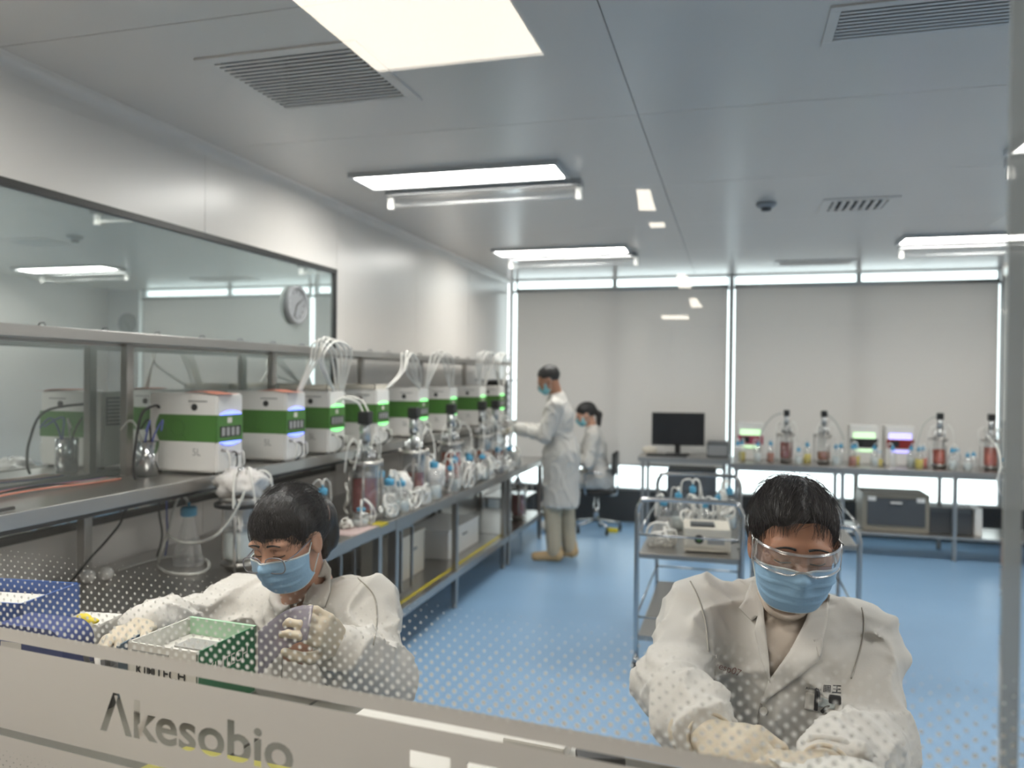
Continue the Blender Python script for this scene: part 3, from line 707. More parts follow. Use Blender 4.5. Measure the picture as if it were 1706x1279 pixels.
reactor((RX, 2.86, BT), 'glass reactor with a crumpled white bag over its top, nearest the conical flask', 'bottle_liquid', .45, 1.0, motor=False)
for (y, m, f, lab) in ((4.02, 'medium_red', .72, 'glass reactor of dark red medium, next after the bag covered one'), (4.72, 'medium_red', .55, 'glass reactor of dark red medium standing behind the wrapped bottles'),
                       (5.42, 'medium_orange', .8, 'glass reactor of bright orange medium, fourth along the bench'), (6.16, 'medium_amber', .6, 'glass reactor of amber medium behind the far tubing heap'),
                       (6.54, 'medium_amber', .5, 'glass reactor of amber medium by the standing worker')):
    reactor((RX, y, BT), lab, m, f, 1.1)
# crumpled bag on the first reactor
def crumple(name, c, rad, sc, m, label, cat, seed, amp=.22, group=None):
    g = np.random.default_rng(seed); b = MB(); b.ball((0, 0, 0), rad, 36, sc); ks = g.normal(size=(9, 3))*9/rad*.35; ph = g.uniform(0, 6.28, 9)
    v = np.array(b.v); n = np.zeros(len(v))
    for k in range(9): n += np.abs(np.sin(v @ ks[k] + ph[k]))
    n = n/9; v = v*(1 + amp*(n[:, None]*2-1.1)); b.v = [tuple(p) for p in v]; zmin = v[:, 2].min()
    o = b.build(name, m); o.location = (c[0], c[1], c[2]-zmin); tag(o, label, cat, group); return o
p = P(402, 838, (Vector((RX, 2.86, 1.1))-CAM).dot(FW)); crumple('plastic_bag', (RX, 2.86, 1.115), .092, (1.0, 1.0, .62), 'bag_white', 'crumpled white plastic bag tied over the first reactor', 'bag', 3, .62)
b = MB(); b.lathe([(.1005, 1.094), (.106, 1.096), (.106, 1.110), (.1005, 1.112)], (RX, 2.86, 0), 32); b.f = [f_ for f_ in b.f if len(f_) == 4]; b.sm = b.sm[:len(b.f)]; n_ = 32; b.f += [(3*n_+i_, 3*n_+(i_+1) % n_, (i_+1) % n_, i_) for i_ in range(n_)]; b.sm += [True]*n_
b.v = [p for p in b.v]; tag(b.build('clamp_ring', 'black_frame'), 'dark clamp ring under the crumpled white bag', 'ring')

# ---------------------------------------------------------------- bottles with blue caps
def bottle(loc, label, kind='bottle', h=.20, r=.045, liquid=None, fill=.5, cap='blue_cap', group='blue capped bottles on the long bench', loops=1, seed=0, rz=0):
    t = thing('conical_flask' if kind == 'flask' else 'media_bottle', label, 'flask' if kind == 'flask' else 'bottle', loc, rz, group)
    if kind == 'flask': prof = [(.0001, 0), (r, .002), (r*1.02, .012), (r*.95, .03), (r*.42, h*.72), (r*.36, h*.78), (r*.36, h*.9)]
    else: prof = [(.0001, 0), (r*.9, .001), (r, .012), (r, h*.62), (r*.8, h*.72), (r*.42, h*.80), (r*.40, h*.9)]
    b = MB(); b.lathe(prof, n=20); b.build('glass_body', 'glass_vessel', t)
    if liquid:
        zf = h*.6*fill
        rr = lambda z: (r if kind != 'flask' else r*(1-.6*max(0, z-.02)/(h*.72)))*.95
        b = MB(); b.lathe([(.0001, .004), (rr(0)*.95, .004), (rr(zf*.5), zf*.5), (rr(zf), zf), (.0001, zf)], n=18); b.build('liquid', liquid, t)
    b = MB(); c0 = r*(.48 if kind == 'flask' else .5); b.lathe([(c0, h*.84), (c0*1.05, h*.85), (c0*1.05, h*.97), (c0*.9, h), (.0001, h)], n=18); cp = b.build('cap', cap, t)
    b = MB(); b.cyl((0, 0, h), (0, 0, h+.018), .006, n=8); b.build('cap_port', cap, cp)
    g = random.Random(seed)
    for k in range(loops):
      for tr in range(80):
        kk = max(.0, 1-.014*tr); a = g.uniform(0, 6.28); o = Vector((math.cos(a), math.sin(a), 0)); top = Vector((0, 0, h+.012))
        pts = spline([top, top+o*.018+Vector((0, 0, .02+.015*kk)), top+o*(r*.75+.014+.03*kk*g.random())+Vector((0, 0, .006)), top+o*(r+.011+.02*kk)+Vector((0, 0, -h*.5)), top+o*(r+.009+.012*kk)+Vector((g.uniform(-.02, .02)*kk, g.uniform(-.02, .02)*kk, -h*(.95-.4*(1-kk))))], 6)
        wp = [Vector(loc)+p_ for p_ in pts]
        if clear(wp, .0045, label): break
      TUB.append((np.array([tuple(p_) for p_ in wp]), .0045, label)); b = MB(); b.tube(pts, .0045, 6); b.build('tubing', 'tubing', t)
    return t
def tube_heap(loc, label, n=5, rad=.07, h=.1, seed=0, m='tubing', group='heaps of white tubing on the bench', cat='tubing'):
    """loops lying over each other, each one found clear of what already stands there"""
    t = thing('tubing_heap', label, cat, loc, 0, group); g = random.Random(seed); tr_ = .0058 if loc[1] < 4.3 else .0080; made = 0
    for k in range(n):
        for tr in range(140):
            kk = 1 - .0055*tr; sp = .5 + .009*tr
            c0 = Vector((g.uniform(-rad, rad)*sp, g.uniform(-rad, rad)*sp*1.4, g.uniform(.15, .6)*h)); N = 8; pts = []
            ax = Vector((g.gauss(0, 1), g.gauss(0, 1), g.gauss(0, .7))).normalized(); u = ax.orthogonal().normalized(); w_ = ax.cross(u); q = rad*g.uniform(.6, 1.1)*kk
            for i in range(N):
                a = 2*math.pi*i/N; pts.append(c0 + u*math.cos(a)*q*g.uniform(.8, 1.15) + w_*math.sin(a)*q*.8*g.uniform(.8, 1.15))
            pts = spline(pts, 5, True)
            for p_ in pts: p_.z = max(tr_-.0008, min(p_.z, h*1.3))
            wp = [Vector(loc)+p_ for p_ in pts]
            if clear(wp, tr_, label): break
        else: continue
        made += 1; TUB.append((np.array([tuple(p_) for p_ in wp]), tr_, label)); b = MB(); b.tube(pts, tr_, 6, closed=True); b.build('tube_loop', m, t)
    print('loops', made, 'of', n, label[:40])
    return t
bx = PZ(314, 940, BT); OBS.append((bx.x, bx.y, .068, BT, BT+.27, 'flask'))
bottle((bx.x, bx.y, BT), 'conical flask with blue stopper and pale hose near the seated woman', 'flask', .25, .066, loops=0)
# big hose from the flask over to the reactor and down in coils
t = thing('pale_hose', 'long pale hose looping from the flask across the bench', 'hose', (bx.x, bx.y, BT))
def clampx(p): return Vector((max(p.x, BB+.03), p.y, p.z))
def bp(px, py, z): return PZ(px, py, z)
dF = (Vector((bx.x, bx.y, BT))-CAM).dot(FW)
FR = (Vector((RX, 2.86, 1.1))-CAM).dot(FW)
h1 = [P(313, 848, dF), P(312, 834, dF), P(304, 826, dF-.02), P(295, 834, dF-.04), P(286, 862, dF-.06), P(279, 892, dF-.08), P(270, 914, dF-.10)] + [clampx(PZ(x, y, BT+.0085)) for x, y in ((264, 938), (272, 950), (300, 956), (330, 955), (346, 947), (347, 936), (334, 927), (300, 925), (268, 929), (240, 936), (215, 943), (196, 949))]
b = WB(); b.tube(h1, .006, 8, 5); b.build('hose', 'tubing_grey', t)
h2 = [P(279, 888, dF-.08), P(287, 896, dF-.12), P(305, 903, dF-.14), P(330, 903, dF-.15), P(356, 894, FR-.16), P(378, 873, FR-.15), P(396, 845, FR-.14), P(408, 818, FR-.115)]
b = WB(); b.tube(h2, .006, 8, 5); b.build('hose', 'tubing_grey', t)
for h_ in (h1, h2): TUB.append((np.array([tuple(p_) for p_ in spline(h_, 5)]), .006, 'hose'))
for (x, y) in ((146, 939), (177, 934)):
    q = PZ(x, y+32, BT); b = MB(); b.ball((q.x, q.y, BT+.026), .027, 16); tag(b.build('white_ball', 'white_plastic'), 'white plastic ball lying on the bench beside the hose', 'ball', 'pair of white balls on the bench')
def cord(pts, r, m, label, name='power_cord', n=6):
    b = MB(); b.tube(pts, r, 7, n); tag(b.build(name, m), label, 'cord')
cord([PXP(268, 822, BB+.1), PXP(265, 850, BB+.08), PXP(270, 885, BB+.08), PXP(268, 905, BB+.08), clampx(PZ(262, 926, BT+.005))], .005, 'rubber', 'black cord hanging under the raised shelf')
cord([PXP(277, 822, BB+.1), PXP(278, 860, BB+.08), PXP(279, 896, BB+.08), clampx(PZ(275, 926, BT+.005))], .004, 'cable_blue', 'blue cord hanging beside the black one')
cord([PXP(210, 845, BB+.15), PXP(200, 872, BB+.15), PXP(176, 902, BB+.14), PXP(150, 930, BB+.13), clampx(PZ(118, 968, BT+.009)), clampx(PZ(92, 980, BT+.007))], .005, 'rubber', 'black cord trailing onto the bench near the balls')
cord([(SF-.30, 2.889, 1.50), (SF-.30, 2.86, 1.51), PXP(236, 690, -2.36), PXP(226, 740, -2.34), PXP(222, 780, -2.34), (-2.34, PXP(226, 812, -2.34).y, SZ+.006)], .006, 'rubber', 'black power cord curving from the first controller')
# steel cup with wires beside controller 1, device at far left
q = (-2.40, 2.78, SZ)
t = thing('steel_cup', 'small steel cup full of wires beside the first controller', 'cup', q)
b = MB(); b.lathe([(.0001, 0), (.045, 0), (.047, .15), (.044, .15), (.043, .006), (.0001, .006)], n=24); b.build('body', 'chrome', t)
g = random.Random(3)
for k in range(4):
    b = MB(); a = k*1.7; b.tube([(.02*math.cos(a), .02*math.sin(a), .02), (.025*math.cos(a), .025*math.sin(a), .15), (.06*math.cos(a+.5), .06*math.sin(a+.5), .24), (.10*math.cos(a+.3), .05*math.sin(a+.2)-.04, .2)], .004, 6, 5); b.build('wire', ['cable_blue', 'rubber', 'tubing_grey', 'cable_blue'][k], t)
for k in range(6):
    x0 = -2.505 + .016*k; cord([(x0, 1.80, SZ+.005), (x0+.004, 2.0, SZ+.006+.004*g.random()), (x0, 2.25, SZ+.005+.02*g.random()), (x0-.003, 2.5, SZ+.006), (x0, 2.66, SZ+.005)], .0035, ['cable_blue', 'orange_paper', 'tubing_grey', 'rubber', 'tubing_grey', 'orange_paper'][k], ['blue signal cable', 'thin salmon coloured tube', 'pale grey tube', 'thin black cable', 'second pale tube', 'second salmon tube'][k] + ' lying along the raised shelf by the cup', 'shelf_cable')
t = thing('white_instrument', 'tall white instrument with black plug at the near end of the raised shelf', 'instrument', (-2.30, 1.66, SZ))
b = MB(); b.box((-.15, -.2, 0), (.15, .12, .40), .01); b.build('housing', 'white_plastic', t)
b = MB(); b.box((.149, -.02, .22), (.165, .07, .32), .004); b.build('plug', 'black_plastic', t)
b = MB(); b.tube([(.16, .03, .30), (.19, .06, .31), (.19, .09, .2), (.17, .10, .08), (.15, .15, .022), (.1, .3, .007)], .006, 7, 6); b.build('cord', 'rubber', t)
# black stacked instruments at far end of the shelf
t = thing('instrument_stack', 'black instrument tower at the far end of the raised shelf', 'instrument', (-2.3, 7.48, SZ))
b = MB(); b.box((-.1, -.08, 0), (.12, .1, .40), .008); b.build('housing', 'black_plastic', t)
for k in range(5): b = MB(); b.box((.118, -.07, .04+.07*k), (.126, .09, .09+.07*k), .003); b.build('module', 'dark_grey', t)
b = MB(); b.box((-.16, -.12, .40), (.2, .1, .415)); b.build('top_tray', 'grey_plastic', t)

# white tubes arching over the controllers
def arch(px0, top, px1, X, label, n=4, spread=10):
    t = thing('tube_bundle', label, 'tubing', PXP(px0[0], px0[1], X), 0, 'arched white tubing above the controllers')
    iv = [(c_[0], c_[0]+.185) for c_ in ctl]
    def foot(px, py, k):
        y = PXP(px, py, -2.142).y; a_, e_ = min(iv, key=lambda i_: max(i_[0]-y, y-i_[1], 0)); return Vector((-2.142, min(e_-.015-.014*(n-1-k), max(a_+.015+.014*k, y)), SZ+.355))
    for k in range(n):
        d = (k-(n-1)/2)*spread/n*2.0; dx = .012*(k-(n-1)/2)
        b = WB(); b.tube([foot(px0[0]+d*.5, px0[1], k), PXP(px0[0]+d*.6, (px0[1]+top[1])/2, X+dx), PXP(top[0]+d, top[1]+abs(d)*.4, X+dx), PXP((top[0]+px1[0])/2+d+8, (top[1]+px1[1])/2-14, X+dx), foot(px1[0]+d, px1[1], k)], .006, 7, 7); b.build('tube', 'tubing', t)
arch((527, 640), (541, 562), (578, 640), -2.1, 'tall arched bundle of white tubes above the third controller', 5, 22)
arch((672, 652), (678, 585), (690, 668), -2.1, 'upright white tubes above the fifth controller', 3, 12)
arch((720, 640), (730, 585), (745, 640), -2.1, 'thin white tubes between the fifth and sixth controllers', 3, 14)
arch((798, 632), (804, 586), (812, 632), -2.1, 'arched white tubes above the seventh controller', 3, 10)
arch((828, 632), (833, 588), (843, 640), -2.1, 'arched white tubes at the far end of the shelf', 3, 9)
cord([(-2.136, 3.95, 1.50), (-2.09, 3.955, 1.52), (-2.03, 3.985, 1.50), (RX-.012, 4.012, 1.445)], .006, 'tubing', 'white hose dropping to the red reactor motor', 'white_hose')
cord([(-2.136, 3.98, 1.50), (-2.09, 3.99, 1.53), (-2.02, 4.02, 1.51), (RX+.014, 4.03, 1.445)], .006, 'tubing', 'second white hose dropping to the red reactor', 'white_hose')

# bottles, wrapped bottles and tubing heaps along the front of the bench  (px of the base)
def wrapped(x, y, rad, sc, label, seed):
    R_ = rad*1.22*max(sc[:2]); X, Y = place(x, y, R_, BT, rad*2.6*sc[2], label); crumple('wrapped_bottle', (X, Y, BT), rad, sc, 'bag_white', label, 'wrapped bottle', seed, .5)
OBS.append((p_tape.x-.03, p_tape.y, .055, BT, BT+.01, 'tape'))
wrapped(PZ(660, 850, BT).x-.03, PZ(660, 850, BT).y+.1, .075, (1, 1, 1.3), 'bottle wrapped in white plastic behind the blue capped bottles', 8)
wrapped(-2.0, 5.05, .085, (1, 1, 1.3), 'white plastic wrapped bundle beside the orange reactor', 9)
wrapped(-2.05, 5.80, .085, (1, 1.2, .9), 'white plastic wrapped bundle past the orange reactor', 10)
lst = [(537, 878, 'bottle', .21, .05, None, 'clear bottle with blue cap behind the seated woman'),
       (641, 862, 'bottle', .22, .058, 'bottle_liquid', 'large clear bottle with blue cap in front of the red reactor'),
       (664, 858, 'bottle', .19, .05, 'bottle_liquid', 'squat blue capped bottle beside the large clear bottle'),
       (700, 847, 'bottle', .24, .05, None, 'blue capped bottle between the second and third reactors'),
       (722, 838, 'bottle', .25, .055, 'bottle_liquid', 'tall blue capped bottle next to the orange reactor'),
       (796, 808, 'bottle', .22, .055, None, 'blue capped bottle behind the far tubing heap'),
       (818, 800, 'bottle', .20, .05, 'bottle_liquid', 'blue capped bottle at the far tubing heap'),
       (842, 789, 'bottle', .22, .05, None, 'blue capped bottle within reach of the standing worker'),
       (858, 782, 'bottle', .20, .05, 'bottle_liquid', 'blue capped bottle by the hands of the standing worker')]
for k, (x, y, kd, h, r, lq, lab) in enumerate(lst):
    q = PZ(x, y, BT); q.x, q.y = place(q.x, q.y, r+.001, BT, h+.02, lab); bottle((q.x, q.y, BT), lab, kd, h, r, lq, .6, loops=2, seed=k+3)
lst2 = [(598, 846, .17, 'small clear bottle with blue cap beside the dark red reactor'), (612, 872, .10, 'low bottle with blue cap before the dark red reactor'), (678, 858, .20, 'blue capped bottle leaning out of the tubing beside the squat bottle'), (738, 834, .18, 'blue capped bottle just before the orange reactor'),
        (765, 822, .19, 'blue capped bottle just past the orange reactor'), (783, 812, .24, 'tall blue capped bottle among the broad tubing heap'), (829, 795, .2, 'blue capped bottle under the arched tubes'), (850, 787, .24, 'tall blue capped bottle near the far end of the bench')]
for k, (x, y, h, lab) in enumerate(lst2):
    q = PZ(x, y, BT); q.x, q.y = place(q.x, q.y, .047, BT, h+.02, lab); bottle((q.x, q.y, BT), lab, 'bottle', h, .046, 'bottle_liquid' if k % 2 else None, .6, loops=3, seed=k+90)
heaps = [(628, 862, 10, .09, .22, 'upright white tubing loops behind the large clear bottle'), (655, 862, 12, .09, .26, 'tangle of white tubing above the squat bottle'), (790, 812, 14, .10, .24, 'tall white tubing tangle beyond the orange reactor'), (822, 799, 14, .10, .26, 'tall white tubing tangle at the far bottles'), (850, 787, 14, .10, .24, 'tall white tubing tangle by the standing worker'),
         (585, 880, 5, .05, .05, 'flat coil of white tubing near the yellow tape'), (608, 858, 6, .10, .24, 'tall loops of white tubing round the dark red reactor'),
         (690, 852, 9, .085, .16, 'white tubing heap beside the squat bottle'), (716, 842, 9, .08, .17, 'dense white tubing heap before the orange reactor'),
         (782, 817, 12, .10, .14, 'broad white tubing heap beyond the orange reactor'), (808, 804, 12, .10, .2, 'white tubing heap under the arched tubes'),
         (835, 792, 12, .11, .18, 'white tubing heap near the worker'), (864, 780, 12, .11, .16, 'white tubing heap under the hands of the standing worker'),
         (510, 890, 5, .06, .12, 'thin white tubing loops behind the seated woman')]
for k, (x, y, n, rad, h, lab) in enumerate(heaps):
    q = PZ(x, y, BT); q.x = max(BB+.12, min(BF-.08, q.x)); tube_heap((q.x, q.y, BT if x != 585 else BT+.009), lab, n, rad, min(h, .17) if q.y > 6.4 else h, k+11)
q = PZ(597, 884, BT); b = MB(); b.grid([[(q.x+.05*i-.10, q.y+.07*j-.14, BT+.0025+.001*math.sin(i*2+j)) for i in range(4)] for j in range(5)])
mat('pink_wipe', 'bfaaa6', .8); tag(b.build('pink_wipe', 'pink_wipe', solid=.002), 'pale pink wipe lying on the bench by the bottles', 'wipe')
# red vessel on the lower shelf of the far bench, low stand in the corner
t = thing('low_stand', 'low steel stand in the corner beyond the bench end', 'stand', (-2.34, 8.28, 0))
b = MB(); b.box((-.22, -.3, .34), (.22, .3, .36), .003); b.build('shelf', 'steel', t)
for sx in (-.19, .19):
    for sy in (-.27, .27): b = MB(); b.box((sx-.015, sy-.015, .0), (sx+.015, sy+.015, .345)); b.build('leg', 'steel', t)
reactor((-1.99, 7.30, .272), 'glass reactor of dark red medium on the lower shelf of the far bench', 'medium_red', .8, 1.0, motor=False)

# ================================================================ back tables with monitor, small reactors, bottles
def steel_table(x0, x1, y0, y1, label, shelf, legs):
    t = thing('steel_table', label, 'table', ((x0+x1)/2, (y0+y1)/2, 0), 0, 'stainless tables before the blinds')
    b = WB(); b.box((x0, y0, BT-.05), (x1, y1, BT), .004); b.build('tabletop', 'steel', t)
    for x in legs:
        for y in (y0+.05, y1-.05): b = WB(); b.box((x-.018, y-.018, .03), (x+.018, y+.018, BT-.05), .003); b.cyl((x, y, 0), (x, y, .035), .022, .015, 10); b.build('leg', 'steel', t)
    if shelf: b = WB(); b.box((x0+.03, y0+.03, .20), (x1-.03, y1-.03, .225), .003); b.build('lower_shelf', 'steel', t)
T2 = 7.95
steel_table(-.95, -.02, 8.27, 8.90, 'stainless table holding the black monitor', False, (-.90, -.07))
steel_table(.0, 2.95, T2, T2+.66, 'long stainless table of small reactors and bottles', True, (.05, 1.02, 1.98, 2.9))
t = thing('computer_monitor', 'black flat computer monitor on the stainless table', 'monitor', (-.56, 8.62, BT), R(8))
b = MB(); b.box((-.28, -.015, .10), (.28, .02, .455), .006); b.build('casing', 'black_plastic', t)
b = MB(); b.box((-.27, -.017, .115), (.27, -.0145, .447)); b.build('screen', 'screen_black', t)
b = MB(); b.box((-.03, .018, .01), (.03, .04, .3), .004); b.build('neck', 'black_plastic', t)
b = MB(); b.box((-.12, -.08, 0), (.12, .1, .014), .005); b.build('foot', 'black_plastic', t)
t = thing('keyboard', 'dark keyboard lying before the monitor', 'keyboard', (-.66, 8.42, BT)); b = MB(); b.box((-.21, -.06, 0), (.21, .06, .018), .005); b.build('body', 'black_plastic', t)
bk = MB(); bk.box((-.006, -.006, .017), (.006, .006, .021)); me = bk.mesh('key'); me.materials.append(MATS['dark_grey'])
for i in range(14):
    for j in range(4): link('key', me, None, t, (-.19+.029*i, -.04+.026*j, 0))
t = thing('computer_case', 'grey computer case beside the monitor', 'computer', (-.14, 8.66, BT)); b = MB(); b.box((-.11, -.2, 0), (.11, .18, .15), .006); b.build('case', 'dark_grey', t)
b = MB(); b.box((-.1, -.204, .02), (.1, -.199, .13)); b.build('front_panel', 'grey_plastic', t)
crumple('paper_pack', (-.86, 8.6, BT), .06, (1.4, .8, .7), 'cream_plastic', 'small cream pack left of the keyboard', 'pack', 21, .1)
t = thing('drawer_unit', 'dark drawer pedestal under the monitor table', 'drawer unit', (-.40, 8.55, 0)); b = MB(); b.box((-.25, -.2, .05), (.25, .2, .70), .006); b.build('body', 'dark_grey', t)
for k in range(3):
    b = MB(); b.box((-.24, -.207, .08+.2*k), (.24, -.199, .26+.2*k), .003); dr = b.build('drawer', 'steel_dark', t); b = MB(); b.box((-.06, -.222, .19+.2*k), (.06, -.205, .2+.2*k)); b.build('handle', 'alu', dr)
for sx in (-.2, .2): b = MB(); b.cyl((sx, -.15, 0), (sx, -.15, .055), .02, n=10); b.cyl((sx, .15, 0), (sx, .15, .055), .02, n=10); b.build('caster', 'rubber', t)

def small_controller(x, y, label, pm, led):
    t = thing('small_controller', label, 'controller', (x, y, BT), 0, 'small controllers on the back table')
    for dx in (-.09, 0, .09): OBS.append((x+dx, y+.08, .10, BT, BT+.38, label))
    b = MB(); b.box((-.13, 0, 0), (.13, .22, .38), .01); b.build('housing', 'white_plastic', t)
    b = MB(); b.box((-.125, -.004, .16), (.125, .002, .25)); b.build('printed_band', pm, t)
    b = MB(); b.box((-.10, -.006, .25), (.10, .002, .31)); b.build('status_light', led, t)
    b = MB(); b.box((-.09, -.007, .175), (-.01, -.002, .235), .002); b.build('display', 'screen_black', t)
    b = MB(); b.box((-.08, -.006, .12), (.08, .002, .145)); b.build('status_strip', led, t)
def tx(px): return PYP(px, 760, T2+.35).x
small_controller(tx(1250), T2+.42, 'small controller with crimson band and green light near the monitor', 'magenta_print', 'led_green_soft')
small_controller(tx(1441), T2+.42, 'small controller with dark band and pale green light', 'ink', 'led_green_soft')
small_controller(tx(1502), T2+.42, 'small controller with violet light and red band', 'medium_red', 'led_violet')
for (px, m, lab, f) in ((1309, 'medium_red', 'slim reactor of red medium beside the crimson banded controller', .7), (1371, 'medium_amber', 'slim reactor of amber medium with a grey hose to the side', .35),
                     (1563, 'medium_orange', 'slim reactor of orange medium next to the violet lit controller', .6), (1648, 'medium_orange', 'slim reactor with a round orange vessel near the glass joint', .75)):
    reactor((tx(px), T2+.30, BT), lab, m, f, .93, 'slim reactors on the back table')
g = random.Random(5)
bl = [(1225, None), (1236, 'bottle_yellow'), (1262, 'bottle_liquid'), (1286, 'medium_amber'), (1330, 'bottle_liquid'), (1346, 'bottle_yellow'), (1392, 'bottle_liquid'), (1402, None), (1420, 'medium_amber'), (1428, 'bottle_yellow'),
      (1456, 'bottle_liquid'), (1466, 'bottle_yellow'), (1486, None), (1520, 'bottle_liquid'), (1530, 'bottle_yellow'), (1541, 'medium_orange'), (1584, 'bottle_liquid'), (1596, None), (1610, 'bottle_liquid'), (1626, None), (1672, 'bottle_liquid')]
colw = {None: 'empty clear', 'bottle_yellow': 'yellow filled', 'bottle_liquid': 'milky', 'medium_amber': 'amber filled', 'medium_orange': 'orange filled'}
seen = {}
for k, (px, lq) in enumerate(bl):
    q = PYP(px, 760, T2+.14)
    nb = 'the crimson banded controller' if px < 1340 else 'the amber slim reactor' if px < 1420 else 'the pale green lit controller' if px < 1480 else 'the violet lit controller' if px < 1570 else 'the round orange reactor'
    bx_, by_ = place(q.x, T2+.09+.1*(k % 2)+.03*g.random(), .038, BT, .22, 'small%d' % k, (.02, 2.9), (T2+.03, T2+.62)); bottle((bx_, by_, BT), '%s %s bottle with blue cap standing near %s' % (['tall', 'short', 'squat'][seen.setdefault((lq, nb), []).append(k) or min(2, len(seen[(lq, nb)])-1)], colw[lq], nb), 'bottle', (.20, .155, .12)[min(2, len(seen[(lq, nb)])-1)], .037, lq, .8, 'blue_cap', 'small bottles on the back table', 1, k+40)
for (a, b2, c2, lab) in (((1303, 688), (1286, 695), (1268, 722), 'grey hose arching from the red slim reactor'), ((1376, 688), (1392, 702), (1405, 730), 'grey hose arching from the amber slim reactor'), ((1561, 692), (1540, 705), (1528, 740), 'thin grey hose from the orange slim reactor')):
    Y = T2+.3; cord([PYP(*a, Y), PYP(*b2, Y), PYP(*c2, Y-.02), PYP(c2[0]-2, 752, Y-.05)], .008, 'tubing_grey', lab, 'grey_hose')
cord([PYP(1646, 726, T2+.22), PYP(1662, 748, T2+.1), PYP(1668, 775, T2-.03), PYP(1662, 800, T2-.04), PYP(1668, 822, T2-.03), PYP(1690, 832, T2+.0)], .010, 'tubing', 'white hose looping over the table end', 'white_hose')
# under the back table
q = PYP(1492, 885, T2+.12)
t = thing('incubator_box', 'cream framed cabinet with dark glass door under the back table', 'cabinet', (q.x, T2+.12, .225))
mat('beige_dull', '8f897d', .5); b = MB(); b.box((-.29, 0, 0), (.29, .42, .36), .01); b.build('body', 'beige_dull', t)
b = MB(); b.box((-.25, -.012, .06), (.25, .002, .32), .004); dd = b.build('door', 'dark_grey', t)
b = MB(); b.box((-.05, -.03, .27), (.05, -.01, .285), .003); b.build('handle', 'white_plastic', dd)
for s in (-1, 1): b = MB(); b.box((s*.21-.035, -.016, .29), (s*.21+.035, -.01, .33)); b.build('label_plate', 'white_plastic', dd)
q = PYP(1584, 885, T2+.2)
t = thing('dark_case', 'dark case standing beside the cream cabinet', 'case', (q.x, T2+.2, .225)); b = MB(); b.box((-.18, 0, 0), (.18, .3, .24), .008); b.build('body', 'dark_grey', t); b = MB(); b.box((-.17, -.006, .2), (.17, .002, .225)); b.build('lid_edge', 'steel_dark', t)
q = PYP(1628, 885, T2+.2); b = MB(); b.box((q.x-.03, T2+.15, .225), (q.x+.03, T2+.35, .48), .008); tag(b.build('white_binder', 'white_plastic'), 'white upright box beside the dark case', 'box')

# ================================================================ trolleys
def trolley(x0, x1, y0, y1, hz, z1, z2, label, pushes=(0, 1)):
    t = thing('steel_trolley', label, 'trolley', ((x0+x1)/2, (y0+y1)/2, 0), 0, 'stainless trolleys')
    for i, y in enumerate((y0, y1)):
        r_ = .07; pts = [(x0, y, .12), (x0, y, hz-r_), (x0+.02, y, hz-.02), (x0+r_, y, hz), (x1-r_, y, hz), (x1-.02, y, hz-.02), (x1, y, hz-r_), (x1, y, .12)]
        b = WB(); b.tube([pts[0], (x0, y, hz-r_-.1)] + pts[1:7] + [(x1, y, hz-r_-.1), pts[7]], .0135, 10, 4); b.build('end_frame', 'chrome', t)
    for z in (z1, z2):
        b = WB(); b.box((x0+.01, y0+.005, z-.03), (x1-.01, y1-.005, z), .004); b.build('shelf', 'steel', t)
        for x in (x0, x1): b = WB(); b.cyl((x, y0, z+.10), (x, y1, z+.10), .006, n=8); b.build('guard_rail', 'chrome', t)
        for y in (y0, y1): b = WB(); b.cyl((x0, y, z+.10), (x1, y, z+.10), .006, n=8); b.build('guard_rail', 'chrome', t)
    for x in (x0, x1):
        for y in (y0, y1):
            b = WB(); b.cyl((x, y, .09), (x, y, .13), .016, n=10); b.box((x-.022, y-.012, .055), (x+.022, y+.03, .10), .004); cs = b.build('caster_fork', 'chrome', t)
            b = WB(); b.cyl((x-.014, y+.01, .055), (x+.014, y+.01, .055), .055, n=18); b.build('wheel', 'rubber', t)
    return t
trolley(-.49, .06, 4.28, 5.48, .995, .70, .25, 'stainless trolley loaded with a small pump and blue capped bottles')
trolley(.14, .66, 4.48, 5.30, .87, .775, .30, 'low stainless trolley mostly hidden behind the seated man')
t = thing('pump_unit', 'small grey pump unit with round badge on the trolley', 'pump', (-.13, 4.52, .70), R(4))
[OBS.append((-.13+dx, 4.52+dy, .08, .70, .86, 'pump')) for dx in (-.07, .07) for dy in (-.08, .08)]; b = MB(); b.box((-.125, -.14, .008), (.125, .14, .135), .008); b.build('housing', 'cream_plastic', t)
b = MB(); b.cyl((-.045, -.144, .075), (-.045, -.139, .075), .025, n=18); b.build('badge', 'ink', t); b = MB(); b.cyl((-.045, -.146, .075), (-.045, -.143, .075), .012, n=14); b.build('badge_centre', 'green_band', t)
b = MB(); b.box((.0, -.143, .05), (.09, -.139, .09)); b.build('printed_plate', 'print_grey', t); b = MB(); b.box((-.09, -.1, .134), (.04, .0, .15), .004); b.build('pump_head', 'dark_grey', t)
b = MB(); b.tube([(.12, -.05, .04), (.17, -.08, .06), (.2, -.06, .012), (.17, -.02, .01)], .005, 6, 6); b.build('cord', 'rubber', t)
for s in (-.1, .1): b = MB(); b.cyl((s, -.1, 0), (s, -.1, .01), .012, n=8); b.cyl((s, .1, 0), (s, .1, .01), .012, n=8); b.build('foot', 'rubber', t)
tube_heap((-.37, 4.50, .70), 'coil of white tubing on the trolley beside the pump', 8, .07, .14, 77, group='tubing on the trolley')
